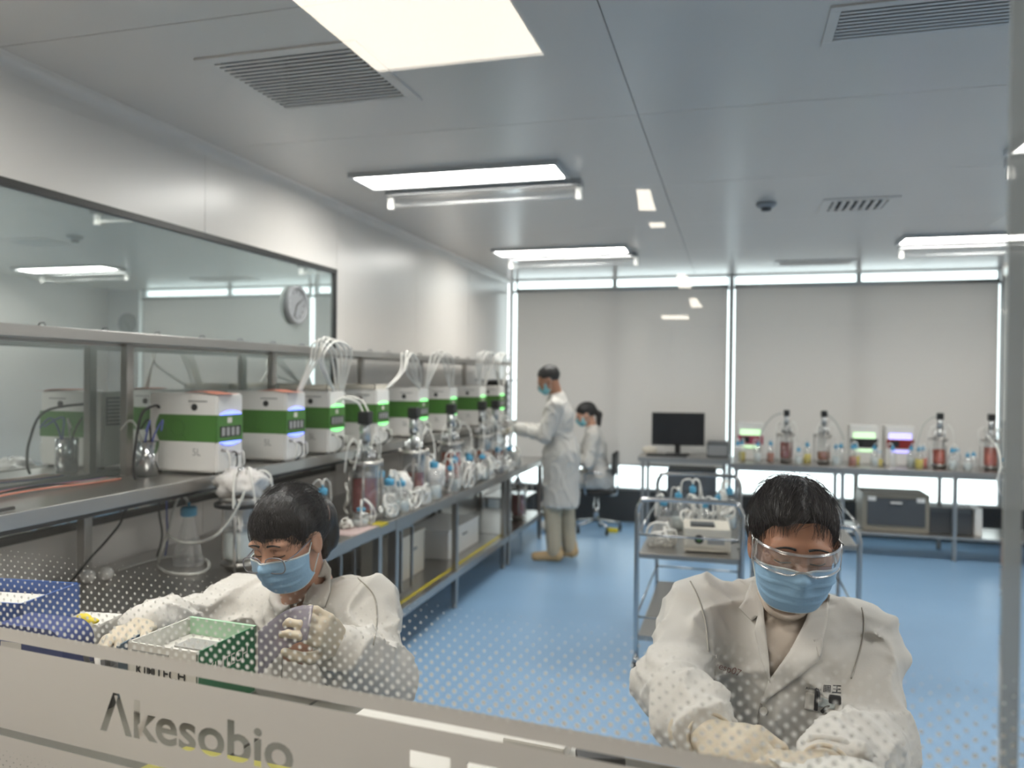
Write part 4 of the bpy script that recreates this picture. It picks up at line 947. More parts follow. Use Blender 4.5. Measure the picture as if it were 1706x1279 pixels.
for k, (px, py) in enumerate(((1112, 862), (1124, 870), (1138, 845), (1160, 882), (1186, 855), (1200, 860))):
    x, y = place(-.40 + .082*k, 4.95 + .12*(k % 3) - .05, .043, .70, .25, 'trolley%d' % k, (-.465, .035), (4.75, 5.24))
    bottle((x, y, .70), '%s bottle with blue cap and white tubing on the trolley' % ['narrow clear', 'milky', 'tall clear', 'low milky', 'round clear', 'plain'][k], 'bottle', .20+.03*(k % 3), .042, 'bottle_liquid' if k % 2 else None, .6, group='bottles on the trolley', loops=3, seed=60+k)
tube_heap((-.25, 4.98, .70), 'tall white tubing loops among the trolley bottles', 6, .08, .3, 78, group='tubing on the trolley'); tube_heap((-.08, 5.0, .70), 'white tubing loops above the pump', 6, .07, .28, 79, group='tubing on the trolley')
t = thing('black_box', 'small black box at the edge of the trolley', 'box', (.0, 5.33, .70)); b = MB(); b.box((-.04, -.08, 0), (.04, .08, .16), .006); b.build('body', 'black_plastic', t); b = MB(); b.box((-.042, -.082, .13), (.042, .082, .16), .004); b.build('lid', 'dark_grey', t)

# ================================================================ near table behind the glass
NT = 1.07
def tp(s, d): q = gp(s, NT, d); return q
t = thing('work_table', 'grey work table before the man with goggles', 'table', gp(-.4, 0, .33), -GA)
def tb(mb, s0, s1, d0, d1, z0, z1, bev=0): mb.box((s0+.4, d0-.33, z0), (s1+.4, d1-.33, z1), bev); return mb
tb(MB(), -.53, 1.15, .05, .43, NT-.03, NT, .004).build('tabletop', 'table_white', t)
for s in (-.48, 1.1):
    for d in (.09, .39): tb(MB(), s-.02, s+.02, d-.02, d+.02, 0, NT-.03, .003).build('leg', 'alu', t)
tb(MB(), -.48, 1.1, .08, .10, .3, .34).build('stretcher', 'alu', t)
t = thing('work_table', 'grey work table carrying the binders and the wipes box', 'table', gp(-.4, 0, .33), -GA)
tb(MB(), -1.35, -.535, .05, .47, NT-.03, NT, .004).build('tabletop', 'table_white', t)
for s in (-1.3, -.59):
    for d in (.09, .43): tb(MB(), s-.02, s+.02, d-.02, d+.02, 0, NT-.03, .003).build('leg', 'alu', t)
tb(MB(), -1.3, -.59, .08, .10, .3, .34).build('stretcher', 'alu', t)
# tissue box
k0 = [PZ(228, 1068, 1.19), PZ(338, 1090, 1.19), PZ(418, 1040, 1.19), PZ(305, 1027, 1.19)]
c0 = sum(k0, Vector())/4; ex = ((k0[1]-k0[0]) + (k0[2]-k0[3])).normalized(); L1 = ((k0[1]-k0[0]).length + (k0[2]-k0[3]).length)/2; ey = Vector((-ex.y, ex.x, 0)); L2 = ((k0[3]-k0[0]).length + (k0[2]-k0[1]).length)/2
t = thing('tissue_box', 'open white and green laboratory wipes box on the near table', 'box', (c0.x, c0.y, NT), math.atan2(ex.y, ex.x))
hx, hy, hz = L1/2, L2/2, .12
b = MB(); b.box((-hx, -hy, 0), (-hx+.003, hy, hz)); b.box((-hx, -hy, 0), (hx, -hy+.003, hz)); b.box((-hx, hy-.003, 0), (hx, hy, hz)); b.box((-hx, -hy, 0), (hx, hy, .003)); b.build('carton', 'paper', t)
b = MB(); b.box((hx-.003, -hy, 0), (hx, hy, hz)); b.build('green_side', 'green_box', t)
b = MB(); b.box((-hx, hy-.006, hz-.03), (hx, hy+.001, hz+.001)); b.build('pale_edge', 'green_pale', t)
b = MB(); b.box((-hx+.004, -hy+.004, .02), (hx-.004, hy-.004, hz-.03)); b.build('wipes', 'paper', t)
b = MB(); b.box((-hx+.03, .0, hz-.031), (hx-.03, hy*.6, hz-.027)); b.build('dispenser_slot', 'print_grey', t)
b = MB(); b.box((-hx+.01, -hy-.0008, hz-.02), (hx-.06, -hy, hz-.012)); b.build('printed_line', 'print_grey', t)
for (side, col, z, w_) in (('f', 'ink', .066, .105), ('g', 'paper', .072, .10)):
    me = text_mesh('KIMTECH', 1.0, .01); X = [v.co.x for v in me.vertices]; sc = w_/(max(X)-min(X))
    for v in me.vertices:
        x, y = (v.co.x-min(X))*sc, v.co.y*sc*1.15
        v.co = Vector((-hx+.02+x, -hy-.0012, z+y)) if side == 'f' else Vector((hx+.0008, -hy+.025+x, z+y))
    link('lettering', me, col, t)
b = MB(); b.box((-hx+.03, -hy-.001, .056), (hx-.05, -hy, .059)); b.build('red_line', 'medium_red', t)
# dark green sheet edge, blue tray, binder, yellow clip
a0 = PZ(195, 1076, 1.165); a1 = PZ(232, 1056, 1.165); b = MB(); b._add([Vector((a0.x, a0.y, NT)), Vector((a1.x, a1.y, NT)), a1, a0], [(0, 1, 2, 3)]); mat('slate', '4b6273', .5); tag(b.build('slate_card', 'slate', solid=.003), 'slate grey card standing beside the wipes box', 'card')
def open_tray(c, rz, sx, sy, sz, m, label):
    t = thing('document_tray', label, 'tray', c, rz); b = MB(); b.box((-sx, -sy, 0), (sx, sy, .004)); b.build('bottom', m, t)
    for (a0, a1) in (((-sx, -sy), (sx, -sy+.005)), ((-sx, sy-.005), (sx, sy)), ((-sx, -sy), (-sx+.005, sy)), ((sx-.005, -sy), (sx, sy))): b = MB(); b.box((*a0, 0), (*a1, sz)); b.build('side', m, t)
    b = MB(); b.box((-sx+.01, -sy+.01, .004), (sx-.02, sy-.012, sz*.6)); b.build('paper_stack', 'paper', t); return t
c = P(-22, 985, 1.60); open_tray((c.x, c.y, NT+.07), -GA+R(12), .15, .08, .065, 'blue_tray', 'blue open document tray with papers on the near table')
c = P(105, 1045, 1.40)
t = thing('lever_arch_binder', 'navy lever arch binder with finger ring on the near table', 'binder', (c.x, c.y, NT), -GA+R(6))
b = MB(); n = 12; pr = [(-.11, 0), (.035, 0)] + [(.035*math.cos(k*math.pi/2/n), .095+.035*math.sin(k*math.pi/2/n)) for k in range(n+1)] + [(-.11, .13)]
b._add([(x, -.035, z) for x, z in pr] + [(x, .035, z) for x, z in pr], [tuple(range(len(pr))), tuple(reversed(range(len(pr), 2*len(pr))))] + [(i, i+len(pr), (i+1) % len(pr)+len(pr), (i+1) % len(pr)) for i in range(len(pr))]); b.build('cover', 'navy', t)
b = MB(); b.tube([(-.03+.013*math.cos(k*math.pi/8), -.037, .075+.013*math.sin(k*math.pi/8)) for k in range(16)], .0018, 6, closed=True); b.build('finger_ring', 'chrome', t)
b = MB(); b.box((-.1, -.0365, .02), (-.055, -.0345, .10)); b.build('spine_label', 'paper', t)
c = P(-90, 1032, 1.38); t = thing('blue_folder', 'blue folder lying behind the navy binder', 'folder', (c.x, c.y, NT), -GA+R(6)); b = MB(); b.box((-.065, -.04, 0), (.065, .04, .12), .006); b.build('cover', 'navy', t); b = MB(); b.box((-.06, -.036, .118), (.06, .036, .123)); b.build('pages', 'paper', t)
c = P(52, 1000, 1.60); b = MB(); b.obox((c.x+.0, c.y, NT+.035), (.30, .16, .07), Matrix.Rotation(-GA+R(14), 3, 'Z'), .006); tag(b.build('grey_carton', 'paper'), 'pale carton under the blue tray on the near table', 'carton')
c = P(140, 985, 1.58); t = thing('yellow_clip', 'small yellow clip on the pale carton', 'clip', (c.x, c.y, NT+.07)); b = MB(); b.ball((0, 0, .012), .014, 12, (1.3, .8, .8)); b.build('jaw', 'yellow', t); b = MB(); b.ball((.022, .0, .010), .010, 12, (1.5, .8, .6)); b.build('tail', 'yellow', t)
c = P(165, 1070, 1.36); t = thing('black_marker_cup', 'small black holder beside the navy binder', 'holder', (c.x, c.y, NT)); b = MB(); b.lathe([(.0001, 0), (.028, 0), (.03, .07), (.026, .07), (.024, .01), (.0001, .01)], n=16); b.build('cup', 'black_plastic', t)
for k in range(3): b = MB(); b.cyl((.008*k-.008, .004*k, .012), (.015*k-.02, .01*k-.01, .095), .0045, n=8); b.build('marker', ['ink', 'white_plastic', 'ink'][k], t)
q = [PZ(x, y, NT+.002) for x, y in ((310, 1247), (520, 1290), (430, 1330), (220, 1290))]
b = MB(); b._add(q + [p+Vector((0, 0, .004)) for p in q], [(0, 3, 2, 1), (4, 5, 6, 7), (0, 1, 5, 4), (1, 2, 6, 5), (2, 3, 7, 6), (3, 0, 4, 7)]); tag(b.build('olive_mat', 'olive_mat'), 'olive yellow mat on the near table behind the lettering', 'mat')
q = [PZ(x, y, NT+.001) for x, y in ((610, 1180), (1000, 1242), (960, 1275), (560, 1215))]
b = MB(); b._add(q + [p+Vector((0, 0, .003)) for p in q], [(0, 3, 2, 1), (4, 5, 6, 7), (0, 1, 5, 4), (1, 2, 6, 5), (2, 3, 7, 6), (3, 0, 4, 7)]); tag(b.build('lit_table_patch', 'paper'), 'white patch added for the lit part of the near table between the two workers', 'sheet')  # white patch stands in for the lit stretch of the grey tabletop
# white papers / packs on the table, seen through the cut-outs and slit
for k, (px, py, w_, d_, h_) in enumerate(((712, 1262, .085, .06, .05), (820, 1278, .075, .05, .04), (895, 1232, .10, .04, .02))):
    q = PZ(px, py, NT+h_); b = MB(); b.obox((q.x, q.y, NT+(.0035 if k == 2 else 0)+h_/2), (w_, d_, h_), Matrix.Rotation(-GA, 3, 'Z'), .004); tag(b.build('white_pack', 'paper'), ['white folded pack on the near table', 'small white pack with pale label on the near table', 'flat white wrapper by the hands of the seated man'][k], 'pack')
q = PZ(1000, 1262, NT+.02); b = MB(); b.obox((q.x, q.y, NT+.0155), (.07, .04, .024), Matrix.Rotation(.3, 3, 'Z'), .004); tag(b.build('black_case', 'black_plastic'), 'small black case by the hands of the seated man', 'case')
# ================================================================ people: smooth distance fields turned into one continuous surface each
class Field:
    def __init__(s, lo, hi, h):
        s.lo = np.array(lo, np.float32); s.h = h; n = np.ceil((np.array(hi)-np.array(lo))/h).astype(int)+1
        s.ax = [(s.lo[i] + h*np.arange(n[i])).astype(np.float32) for i in range(3)]; s.D = np.full(tuple(n), .25, np.float32)
    def _sl(s, blo, bhi):
        out_ = []
        for i in range(3):
            a = max(0, int(math.floor((blo[i]-s.lo[i])/s.h))); e = min(len(s.ax[i]), int(math.ceil((bhi[i]-s.lo[i])/s.h))+1); out_.append(slice(a, max(a, e)))
        return tuple(out_)
    def _xyz(s, sl): return s.ax[0][sl[0]][:, None, None], s.ax[1][sl[1]][None, :, None], s.ax[2][sl[2]][None, None, :]
    def put(s, fn, blo, bhi, k=.02, op='add'):
        pad = k + 2.5*s.h + .012; sl = s._sl([q-pad for q in blo], [q+pad for q in bhi])
        if any(q.stop <= q.start for q in sl): return s
        d = fn(*s._xyz(sl)); D = s.D[sl]
        if op == 'add': hh = np.maximum(k-np.abs(D-d), 0)/max(k, 1e-6); s.D[sl] = np.minimum(D, d) - hh*hh*k*.25
        else: d = -d; hh = np.maximum(k-np.abs(D-d), 0)/max(k, 1e-6); s.D[sl] = np.maximum(D, d) + hh*hh*k*.25
        return s
    def cone(s, a, b, ra, rb, k=.02, op='add'):
        a = Vector(a); b = Vector(b); ba = b-a; L2 = max(ba.length_squared, 1e-9); m_ = max(ra, rb)
        def fn(x, y, z):
            px, py, pz = x-a.x, y-a.y, z-a.z; t = np.clip((px*ba.x+py*ba.y+pz*ba.z)/L2, 0, 1)
            return np.sqrt((px-ba.x*t)**2 + (py-ba.y*t)**2 + (pz-ba.z*t)**2) - (ra+(rb-ra)*t)
        return s.put(fn, [min(a[i], b[i])-m_ for i in range(3)], [max(a[i], b[i])+m_ for i in range(3)], k, op)
    def ell(s, c, r, M=None, k=.02, op='add'):
        c = Vector(c); M = M or Matrix.Identity(3); A = [M.col[i] for i in range(3)]; m_ = max(r)
        def fn(x, y, z):
            px, py, pz = x-c.x, y-c.y, z-c.z; q = [px*A[i].x+py*A[i].y+pz*A[i].z for i in range(3)]
            k0 = np.sqrt(sum((q[i]/r[i])**2 for i in range(3))); k1 = np.sqrt(sum((q[i]/r[i]**2)**2 for i in range(3)))
            return k0*(k0-1)/np.maximum(k1, 1e-6)
        return s.put(fn, [c[i]-m_ for i in range(3)], [c[i]+m_ for i in range(3)], k, op)
    def near(s, fn, band=.04):
        """add fn(points) to the field close to the surface"""
        idx = np.nonzero(np.abs(s.D) < band); p = np.stack([s.ax[i][idx[i]] for i in range(3)], 1); s.D[idx] += fn(p).astype(np.float32); return s
    def mesh(s, name, iso=0.0, keep=None):
        D = s.D - iso; ins = D < 0; c = np.zeros(tuple(n-1 for n in D.shape), np.int8)
        offs = [(i, j, k) for i in (0, 1) for j in (0, 1) for k in (0, 1)]
        for o in offs: c += ins[o[0]:D.shape[0]-1+o[0], o[1]:D.shape[1]-1+o[1], o[2]:D.shape[2]-1+o[2]]
        act = np.argwhere((c > 0) & (c < 8)); N = len(act); V = np.stack([D[act[:, 0]+o[0], act[:, 1]+o[1], act[:, 2]+o[2]] for o in offs], 1)
        acc = np.zeros((N, 3)); cnt = np.zeros(N); O = np.array(offs)
        for a in range(8):
            for b in range(a+1, 8):
                if np.abs(O[a]-O[b]).sum() != 1: continue
                va, vb = V[:, a], V[:, b]; x = (va < 0) != (vb < 0); t = va[x]/(va[x]-vb[x]); acc[x] += O[a] + (O[b]-O[a])*t[:, None]; cnt[x] += 1
        P_ = s.lo + s.h*(act + acc/cnt[:, None]); idx = -np.ones(c.shape, np.int64); idx[act[:, 0], act[:, 1], act[:, 2]] = np.arange(N)
        quads = []
        for ax in range(3):
            sl0 = [slice(None)]*3; sl1 = [slice(None)]*3; sl0[ax] = slice(0, -1); sl1[ax] = slice(1, None)
            e = np.argwhere(ins[tuple(sl0)] != ins[tuple(sl1)]); u, v = (ax+1) % 3, (ax+2) % 3
            ok = (e[:, u] > 0) & (e[:, v] > 0) & (e[:, u] < D.shape[u]-1) & (e[:, v] < D.shape[v]-1); e = e[ok]
            def cell(du, dv): q = e.copy(); q[:, u] += du; q[:, v] += dv; return idx[q[:, 0], q[:, 1], q[:, 2]]
            q = np.stack([cell(-1, -1), cell(0, -1), cell(0, 0), cell(-1, 0)], 1); fl = ~ins[e[:, 0], e[:, 1], e[:, 2]]; q[fl] = q[fl][:, ::-1]; quads.append(q)
        Q = np.concatenate(quads); return P_, Q[(Q >= 0).all(1)]
def np_mesh(name, V, Q, smooth=True):
    used = np.unique(Q); mp = -np.ones(len(V), np.int64); mp[used] = np.arange(len(used)); V = V[used]; Q = mp[Q]
    me = bpy.data.meshes.new(name); me.vertices.add(len(V)); me.vertices.foreach_set('co', V.astype(np.float32).ravel())
    me.loops.add(Q.size); me.loops.foreach_set('vertex_index', Q.astype(np.int32).ravel()); me.polygons.add(len(Q))
    me.polygons.foreach_set('loop_start', np.arange(0, Q.size, 4, dtype=np.int32)); me.polygons.foreach_set('loop_total', np.full(len(Q), 4, np.int32))
    me.update(calc_edges=True); me.validate(); me.polygons.foreach_set('use_smooth', np.full(len(me.polygons), smooth)); me.update(); return me
def np_link(name, V, Q, m, parent): return link(name, np_mesh(name, V-np.array(parent.location), Q), m, parent)
def laplace(V, Q, it=2, f=.5):
    for _ in range(it):
        acc = np.zeros_like(V); cnt = np.zeros(len(V))
        for a in range(4):
            for o in (1, 3): np.add.at(acc, Q[:, a], V[Q[:, (a+o) % 4]]); np.add.at(cnt, Q[:, a], 1)
        V = V + f*(acc/np.maximum(cnt, 1)[:, None] - V)
    return V
def px_all(V):
    v = V - np.array(CAM); f = v @ np.array(FW); return np.stack([CX + FPX*(v @ np.array(RT))/f, CY - FPX*(v @ np.array(UP))/f], 1), f
def in_poly(p, poly):
    r = np.zeros(len(p), bool); n = len(poly)
    for i in range(n):
        x0, y0 = poly[i]; x1, y1 = poly[(i+1) % n]
        if y0 == y1: continue
        c_ = (y0 > p[:, 1]) != (y1 > p[:, 1]); r ^= c_ & (p[:, 0] < (x1-x0)*(p[:, 1]-y0)/(y1-y0)+x0)
    return r
def folds(seed, dirs, amp, lam, warp=1.6, wl=.16):
    """cloth folds: warped ridges along the given directions"""
    g = np.random.default_rng(seed); W3 = g.normal(size=(4, 3)); W3 /= np.linalg.norm(W3, axis=1)[:, None]; ph = g.uniform(0, 6.28, 8)
    K = [np.array(Vector(d).normalized())*2*math.pi/lam for d in dirs]
    def fn(p):
        w = sum(np.sin(p @ W3[i]*2*math.pi/wl*(1+.6*i) + ph[i]) for i in range(4))*.5; o = np.zeros(len(p)); m_ = .5+.5*np.sin(p @ W3[1]*2*math.pi/.21 + ph[5])
        for i, k in enumerate(K):
            q = 1-np.abs(np.sin((p @ k)*.5 + warp*w + ph[4+i % 4])); o -= amp*(q**2.2)*(m_ if i % 2 == 0 else 1-m_)*1.5
        return o
    return fn
def drape(name, poly, bvh, off, m, parent, F0, solid=.003, cuts=5):
    """a flat piece outlined in the photo, laid on the cloth below it"""
    bm = bmesh.new(); vv = [bm.verts.new((x, y, 0)) for x, y in poly]; f = bm.faces.new(vv)
    bmesh.ops.triangulate(bm, faces=[f]); bmesh.ops.subdivide_edges(bm, edges=list(bm.edges), cuts=cuts, use_grid_fill=True)
    pts = []
    for v in bm.verts:
        d = ray(v.co.x, v.co.y).normalized(); hit = bvh.ray_cast(CAM, d); pts.append((v, d, (hit[0]-CAM).length if hit[0] is not None else None))
    ok = [q[2] for q in pts if q[2] is not None]; md = sum(ok)/len(ok) if ok else F0
    for v, d, t in pts: v.co = CAM + d*((t if t is not None and abs(t-md) < .09 else md) - off) - Vector(parent.location)
    bmesh.ops.recalc_face_normals(bm, faces=bm.faces)
    me = bpy.data.meshes.new(name); bm.to_mesh(me); bm.free(); me.polygons.foreach_set('use_smooth', [True]*len(me.polygons))
    o = link(name, me, m, parent)
    if solid: md_ = o.modifiers.new('solidify', 'SOLIDIFY'); md_.thickness = solid; md_.offset = 0
    return o
def drape_text(txt, x, y, w, rot, bvh, m, parent, F0, bold=.012):
    me = text_mesh(txt, 1.0, bold); X = [v.co.x for v in me.vertices]; sc = w/(max(X)-min(X)); c_, s_ = math.cos(rot), math.sin(rot)
    for v in me.vertices:
        a, b = v.co.x*sc, -v.co.y*sc; d = ray(x+a*c_-b*s_, y+a*s_+b*c_).normalized(); hit = bvh.ray_cast(CAM, d)
        v.co = CAM + d*(((hit[0]-CAM).length if hit[0] is not None else F0)-.010) - Vector(parent.location)
    link('embroidered_lettering', me, m, parent)
def drape_line(name, pts, r, bvh, m, parent, F0, off=.0015, k=1):
    pts = [(p.x, p.y) for p in spline([Vector((x, y, 0)) for x, y in pts], 10)]
    out_ = []
    for x, y in pts:
        d = ray(x, y).normalized(); hit = bvh.ray_cast(CAM, d); out_.append(CAM + d*(((hit[0]-CAM).length if hit[0] is not None else F0)-off) - Vector(parent.location))
    b = MB(); b.tube(out_, r, 6, k); b.build(name, m, parent)

def head_frame(fwd, up_hint=Vector((0, 0, 1)), roll=0.0):
    y = Vector(fwd).normalized(); x = y.cross(up_hint).normalized(); z = x.cross(y)          # x = the person's right-hand side
    M = Matrix((x, y, z)).transposed(); return M @ Matrix.Rotation(roll, 3, 'Y')
def head_field(f, Hc, M, s=1.0, fem=False):
    L = lambda x, y, z: Hc + M @ Vector((x, y, z))*s
    E = lambda c_, r, k=.02, op='add': f.ell(L(*c_), [q*s for q in r], M, k*s, op)
    E((0, -.014, .038), (.075, .096, .086), .02)
    E((0, .028, -.018), (.064, .066, .088), .045)
    E((0, .040, -.078), (.042 if fem else .047, .046, .034), .04)
    for q in (-1, 1):
        E((q*.036, .055, -.035), (.026, .03, .028), .03)                       # cheek
        E((q*.030, .086, .022), (.028, .014, .010), .016)                      # brow
        E((q*.033, .103, .000), (.019, .016, .012), .010, 'sub')               # socket
        E((q*.033, .079, -.001), (.0150, .0150, .0125), .004)                  # lid over the eyeball
        E((q*.080, -.008, -.008), (.009, .021, .033), .006)                    # ear
        E((q*.089, -.002, -.006), (.006, .011, .019), .006, 'sub')
    f.cone(L(0, .090, .006), L(0, .113, -.032), .008*s, .013*s, .014*s)
    for q in (-1, 1): E((q*.012, .100, -.036), (.009, .010, .008), .008)
    E((0, .090, -.066), (.024, .012, .009), .012)
    return L
def lash_lines(parent, L, s, dark='ink', bvh=None):
    loc_ = Vector(parent.location)
    def on_skin(x, z, off):
        p = L(x, .125, z); d = (L(x, 0, z)-p).normalized(); h_ = bvh.ray_cast(p, d) if bvh else (None,)
        return (h_[0] - d*off if h_[0] is not None else L(x, .0945, z)) - loc_
    for q in (-1, 1):
        b = MB(); b.tube([on_skin(q*(.033+.0150*(-1+k/3)), -.0065-.002*(1-(-1+k/3)**2), .0002) for k in range(7)], .0013*s, 6, 3); b.build('eyelash', dark, parent)
        b = MB(); b.tube([on_skin(q*(.012+.038*k/6), .021+.005*math.sin(math.pi*(k+.8)/7), .0006) for k in range(7)], .0030*s, 6, 3, r1=.0014*s); b.build('eyebrow', 'hair', parent)
def surgical_mask(parent, L, m='mask_blue', s=1.0, bvh=None):
    """pleated mask from the nose bridge to under the chin"""
    rows = []; nu, nv = 30, 26
    for j in range(nv+1):
        v = j/nv; row = []
        for i in range(nu+1):
            u = -1+2*i/nu; a = u*R(77); zc = .0-.022*abs(u)**2 - v*(.108-.030*abs(u)**2)
            zc = (-.016 - .006*u*u) + v*(-.100 + .034*u**4)
            rx = .073 - .003*v - .012*max(0, v-.6); nose = .030*math.exp(-(u/.16)**2)*math.exp(-((v-.28)/.34)**2); chin = -.022*(max(0, v-.6)/.4)**2
            top = .006*math.exp(-(u/.2)**2)*(1-v)
            pl = .0045*sum(math.exp(-((v-c_)/.018)**2) for c_ in (.30, .52, .74))*(1-u**6)
            pt = L(rx*math.sin(a)*1.06, .012 + .080*math.cos(a) + nose + chin + .008*(1-u*u), zc)
            if bvh:
                ax_ = L(0, .0, zc); d = (ax_-pt).normalized(); far = pt - d*.08; h_ = bvh.ray_cast(far, d, .2)
                if h_[0] is not None and (h_[0]-ax_).length + .010*s > (pt-ax_).length: pt = h_[0] - d*.010*s
            pt = pt + (pt - L(0, .0, zc)).normalized()*pl*s
            row.append(pt - Vector(parent.location))
        rows.append(row)
    for _ in range(3):
        rows = [[rows[j][i] if i in (0, nu) else rows[j][i]*.5 + (rows[j][i-1]+rows[j][i+1])*.25 for i in range(nu+1)] for j in range(nv+1)]
    b = MB(); b.grid(rows); b.build('face_mask', m, parent, solid=.0016)
    for (a, w_) in ((0, .0022), (nv, .0016)):
        b = MB(); b.tube([p + Vector((0, 0, 0)) for p in rows[a]], w_*s, 6); b.build('mask_edge', 'mask_edge', parent)
    for q, i in ((-1, 0), (1, nu)):
        p0, p1 = Vector(rows[1][i]), Vector(rows[nv-1][i]); pl = Vector(parent.location)
        b = MB(); b.tube([p0, L(q*.079, .010, .000)-pl, L(q*.080, -.018, .018)-pl, L(q*.079, -.030, -.008)-pl, L(q*.076, -.014, -.040)-pl, p1], .0016*s, 6, 6); b.build('ear_loop', 'mask_edge', parent)
def hand(parent, Wp, ydir, zdir, thumb, curls=(.5, .6, .7, .8), m='glove', s=1.0, spread=.05, name='glove'):
    """palm, four fingers of three bones and a thumb leaving the side of the palm; zdir = back of the hand"""
    y = Vector(ydir).normalized(); z = Vector(zdir); z = (z - y*z.dot(y)).normalized(); x = y.cross(z); M = Matrix((x, y, z)).transposed(); Wp = Vector(Wp)
    L = lambda a, b, c_: Wp + M @ Vector((a, b, c_))*s
    lo = [Wp[i]-.22*s for i in range(3)]; hi = [Wp[i]+.22*s for i in range(3)]; f = Field(lo, hi, .0026)
    f.cone(L(0, -.05, 0), L(0, .0, 0), .031*s, .027*s, .02)
    f.ell(L(0, .045, 0), (.040*s, .052*s, .0155*s), M, .02)
    for k in range(4):
        bx_ = (.030-.0200*k)*thumb; base = Vector((bx_, .082-.004*abs(k-1), .001)); ln = (.042, .047, .044, .034)[k]; r0 = (.0098, .0100, .0095, .0085)[k]; ang = 0.0; p = base
        for sgm, (q, rr) in enumerate(((1, 1.0), (.62, .92), (.50, .84))):
            ang += curls[k]*(1.0 if sgm == 0 else 1.15); dr = Vector((spread*(1.5-k)*thumb, math.cos(ang), -math.sin(ang))); n_ = p + dr*ln*q
            f.cone(L(*p), L(*n_), r0*rr*s, r0*(rr-.06)*s, .004 if sgm else .009); p = n_
    p = Vector((.030*thumb, .022, -.006)); 
    for q, rr, dr in ((.040, .0135, (.62*thumb, .72, -.35)), (.032, .0112, (.30*thumb, .80, -.55)), (.026, .0100, (.05*thumb, .80, -.62))):
        n_ = p + Vector(dr).normalized()*q; f.cone(L(*p), L(*n_), rr*s, (rr-.001)*s, .008); p = n_
    V, Q = f.mesh(name); V = laplace(V, Q, 1, .4); return np_link(name, V, Q, m, parent)
def hair_strands(parent, Hc, M, s, roots, flow, nstep, step, lift, m='hair_strand', r=.00045, seed=1, ell=None, name='hair_strands'):
    """thin strands combed over an ellipsoidal hair surface (head coordinates)"""
    g = np.random.default_rng(seed); c_, rad = np.array(ell[0]), np.array(ell[1]); Mn = np.array(M); b = MB(); pl = np.array(parent.location); Hn = np.array(Hc)
    for p in roots:
        p = np.array(p, float); pts = []; off = lift*(g.uniform(.3, 1.0) if g.random() > .2 else g.uniform(1.2, 2.4)); w = g.normal(size=3)*.16
        for k in range(nstep):
            q = (p-c_)/rad; q = q/np.linalg.norm(q); surf = c_ + q*rad; n_ = q/rad; n_ /= np.linalg.norm(n_)
            pts.append(surf + n_*off*(1 + .6*k/nstep)); d = flow(surf) + w; d = d - n_*d.dot(n_); p = surf + d/max(np.linalg.norm(d), 1e-6)*step
        b.tube([Vector(tuple(Hn + (Mn @ (q*s)) - pl)) for q in pts], r*s, 3, 0, r1=r*.4*s)
    o = b.build(name, m, parent); o['kind'] = 'stuff'; return o
def ell_samples(n, ell, keep, seed):
    g = np.random.default_rng(seed); out_ = []; c_, r = np.array(ell[0]), np.array(ell[1])
    while len(out_) < n:
        q = g.normal(size=3); q /= np.linalg.norm(q); p = c_+q*r
        if keep(p): out_.append(p)
    return out_
def spectacles(parent, L, m='spectacle_frame', s=1.0, drop=-.016, out=.112):
    pl = Vector(parent.location); sq = lambda w: math.copysign(abs(w)**.7, w)
    for q in (-1, 1):
        lo_ = [(q*(.036+.029*sq(math.cos(k*math.pi/10))), out-.10*(.025*math.cos(k*math.pi/10)+.03)**2*8, drop-.004+.021*sq(math.sin(k*math.pi/10))) for k in range(20)]
        b = MB(); b.tube([L(*p)-pl for p in lo_], .0014*s, 6, closed=True); b.build('spectacle_rim', m, parent)
        b = MB(); b._add([L(*p)-pl for p in lo_], [tuple(range(20))]); b.build('spectacle_lens', 'clear_plastic', parent)
        b = MB(); b.tube([L(q*.065, out-.008, drop+.006)-pl, L(q*.072, out-.045, drop+.010)-pl, L(q*.080, .0, .008)-pl, L(q*.080, -.02, -.01)-pl], .0016*s, 6, 4); b.build('spectacle_temple', m, parent)
    b = MB(); b.tube([L(-.011, out, drop)-pl, L(0, out+.004, drop+.004)-pl, L(.011, out, drop)-pl], .0016*s, 6, 4); b.build('spectacle_bridge', m, parent)

# ---------------------------------------------------------------- the seated man by the glass
def stool(loc, label, seat_z, m='rubber', group=None):
    t = thing('lab_stool', label, 'stool', loc, 0, group)
    b = MB(); b.lathe([(.0001, seat_z-.07), (.15, seat_z-.07), (.175, seat_z-.05), (.175, seat_z-.02), (.15, seat_z), (.0001, seat_z)], n=24); b.build('seat', m, t)
    b = MB(); b.cyl((0, 0, .10), (0, 0, seat_z-.07), .022, n=12); b.cyl((0, 0, .10), (0, 0, .3), .03, n=12); b.build('column', 'chrome', t)
    for k in range(5):
        a = k*2*math.pi/5+.3; o = Vector((math.cos(a), math.sin(a), 0)); b = MB(); b.tube([o*.02+Vector((0, 0, .12)), o*.26+Vector((0, 0, .085))], .016, 8); lg = b.build('foot_arm', 'chrome', t)
        b = MB(); b.cyl(o*.26+Vector((-.012, 0, .032)), o*.26+Vector((.012, 0, .032)), .032, n=14); b.cyl(o*.26+Vector((0, 0, .03)), o*.26+Vector((0, 0, .09)), .008, n=8); b.build('caster', 'rubber', lg)
    return t
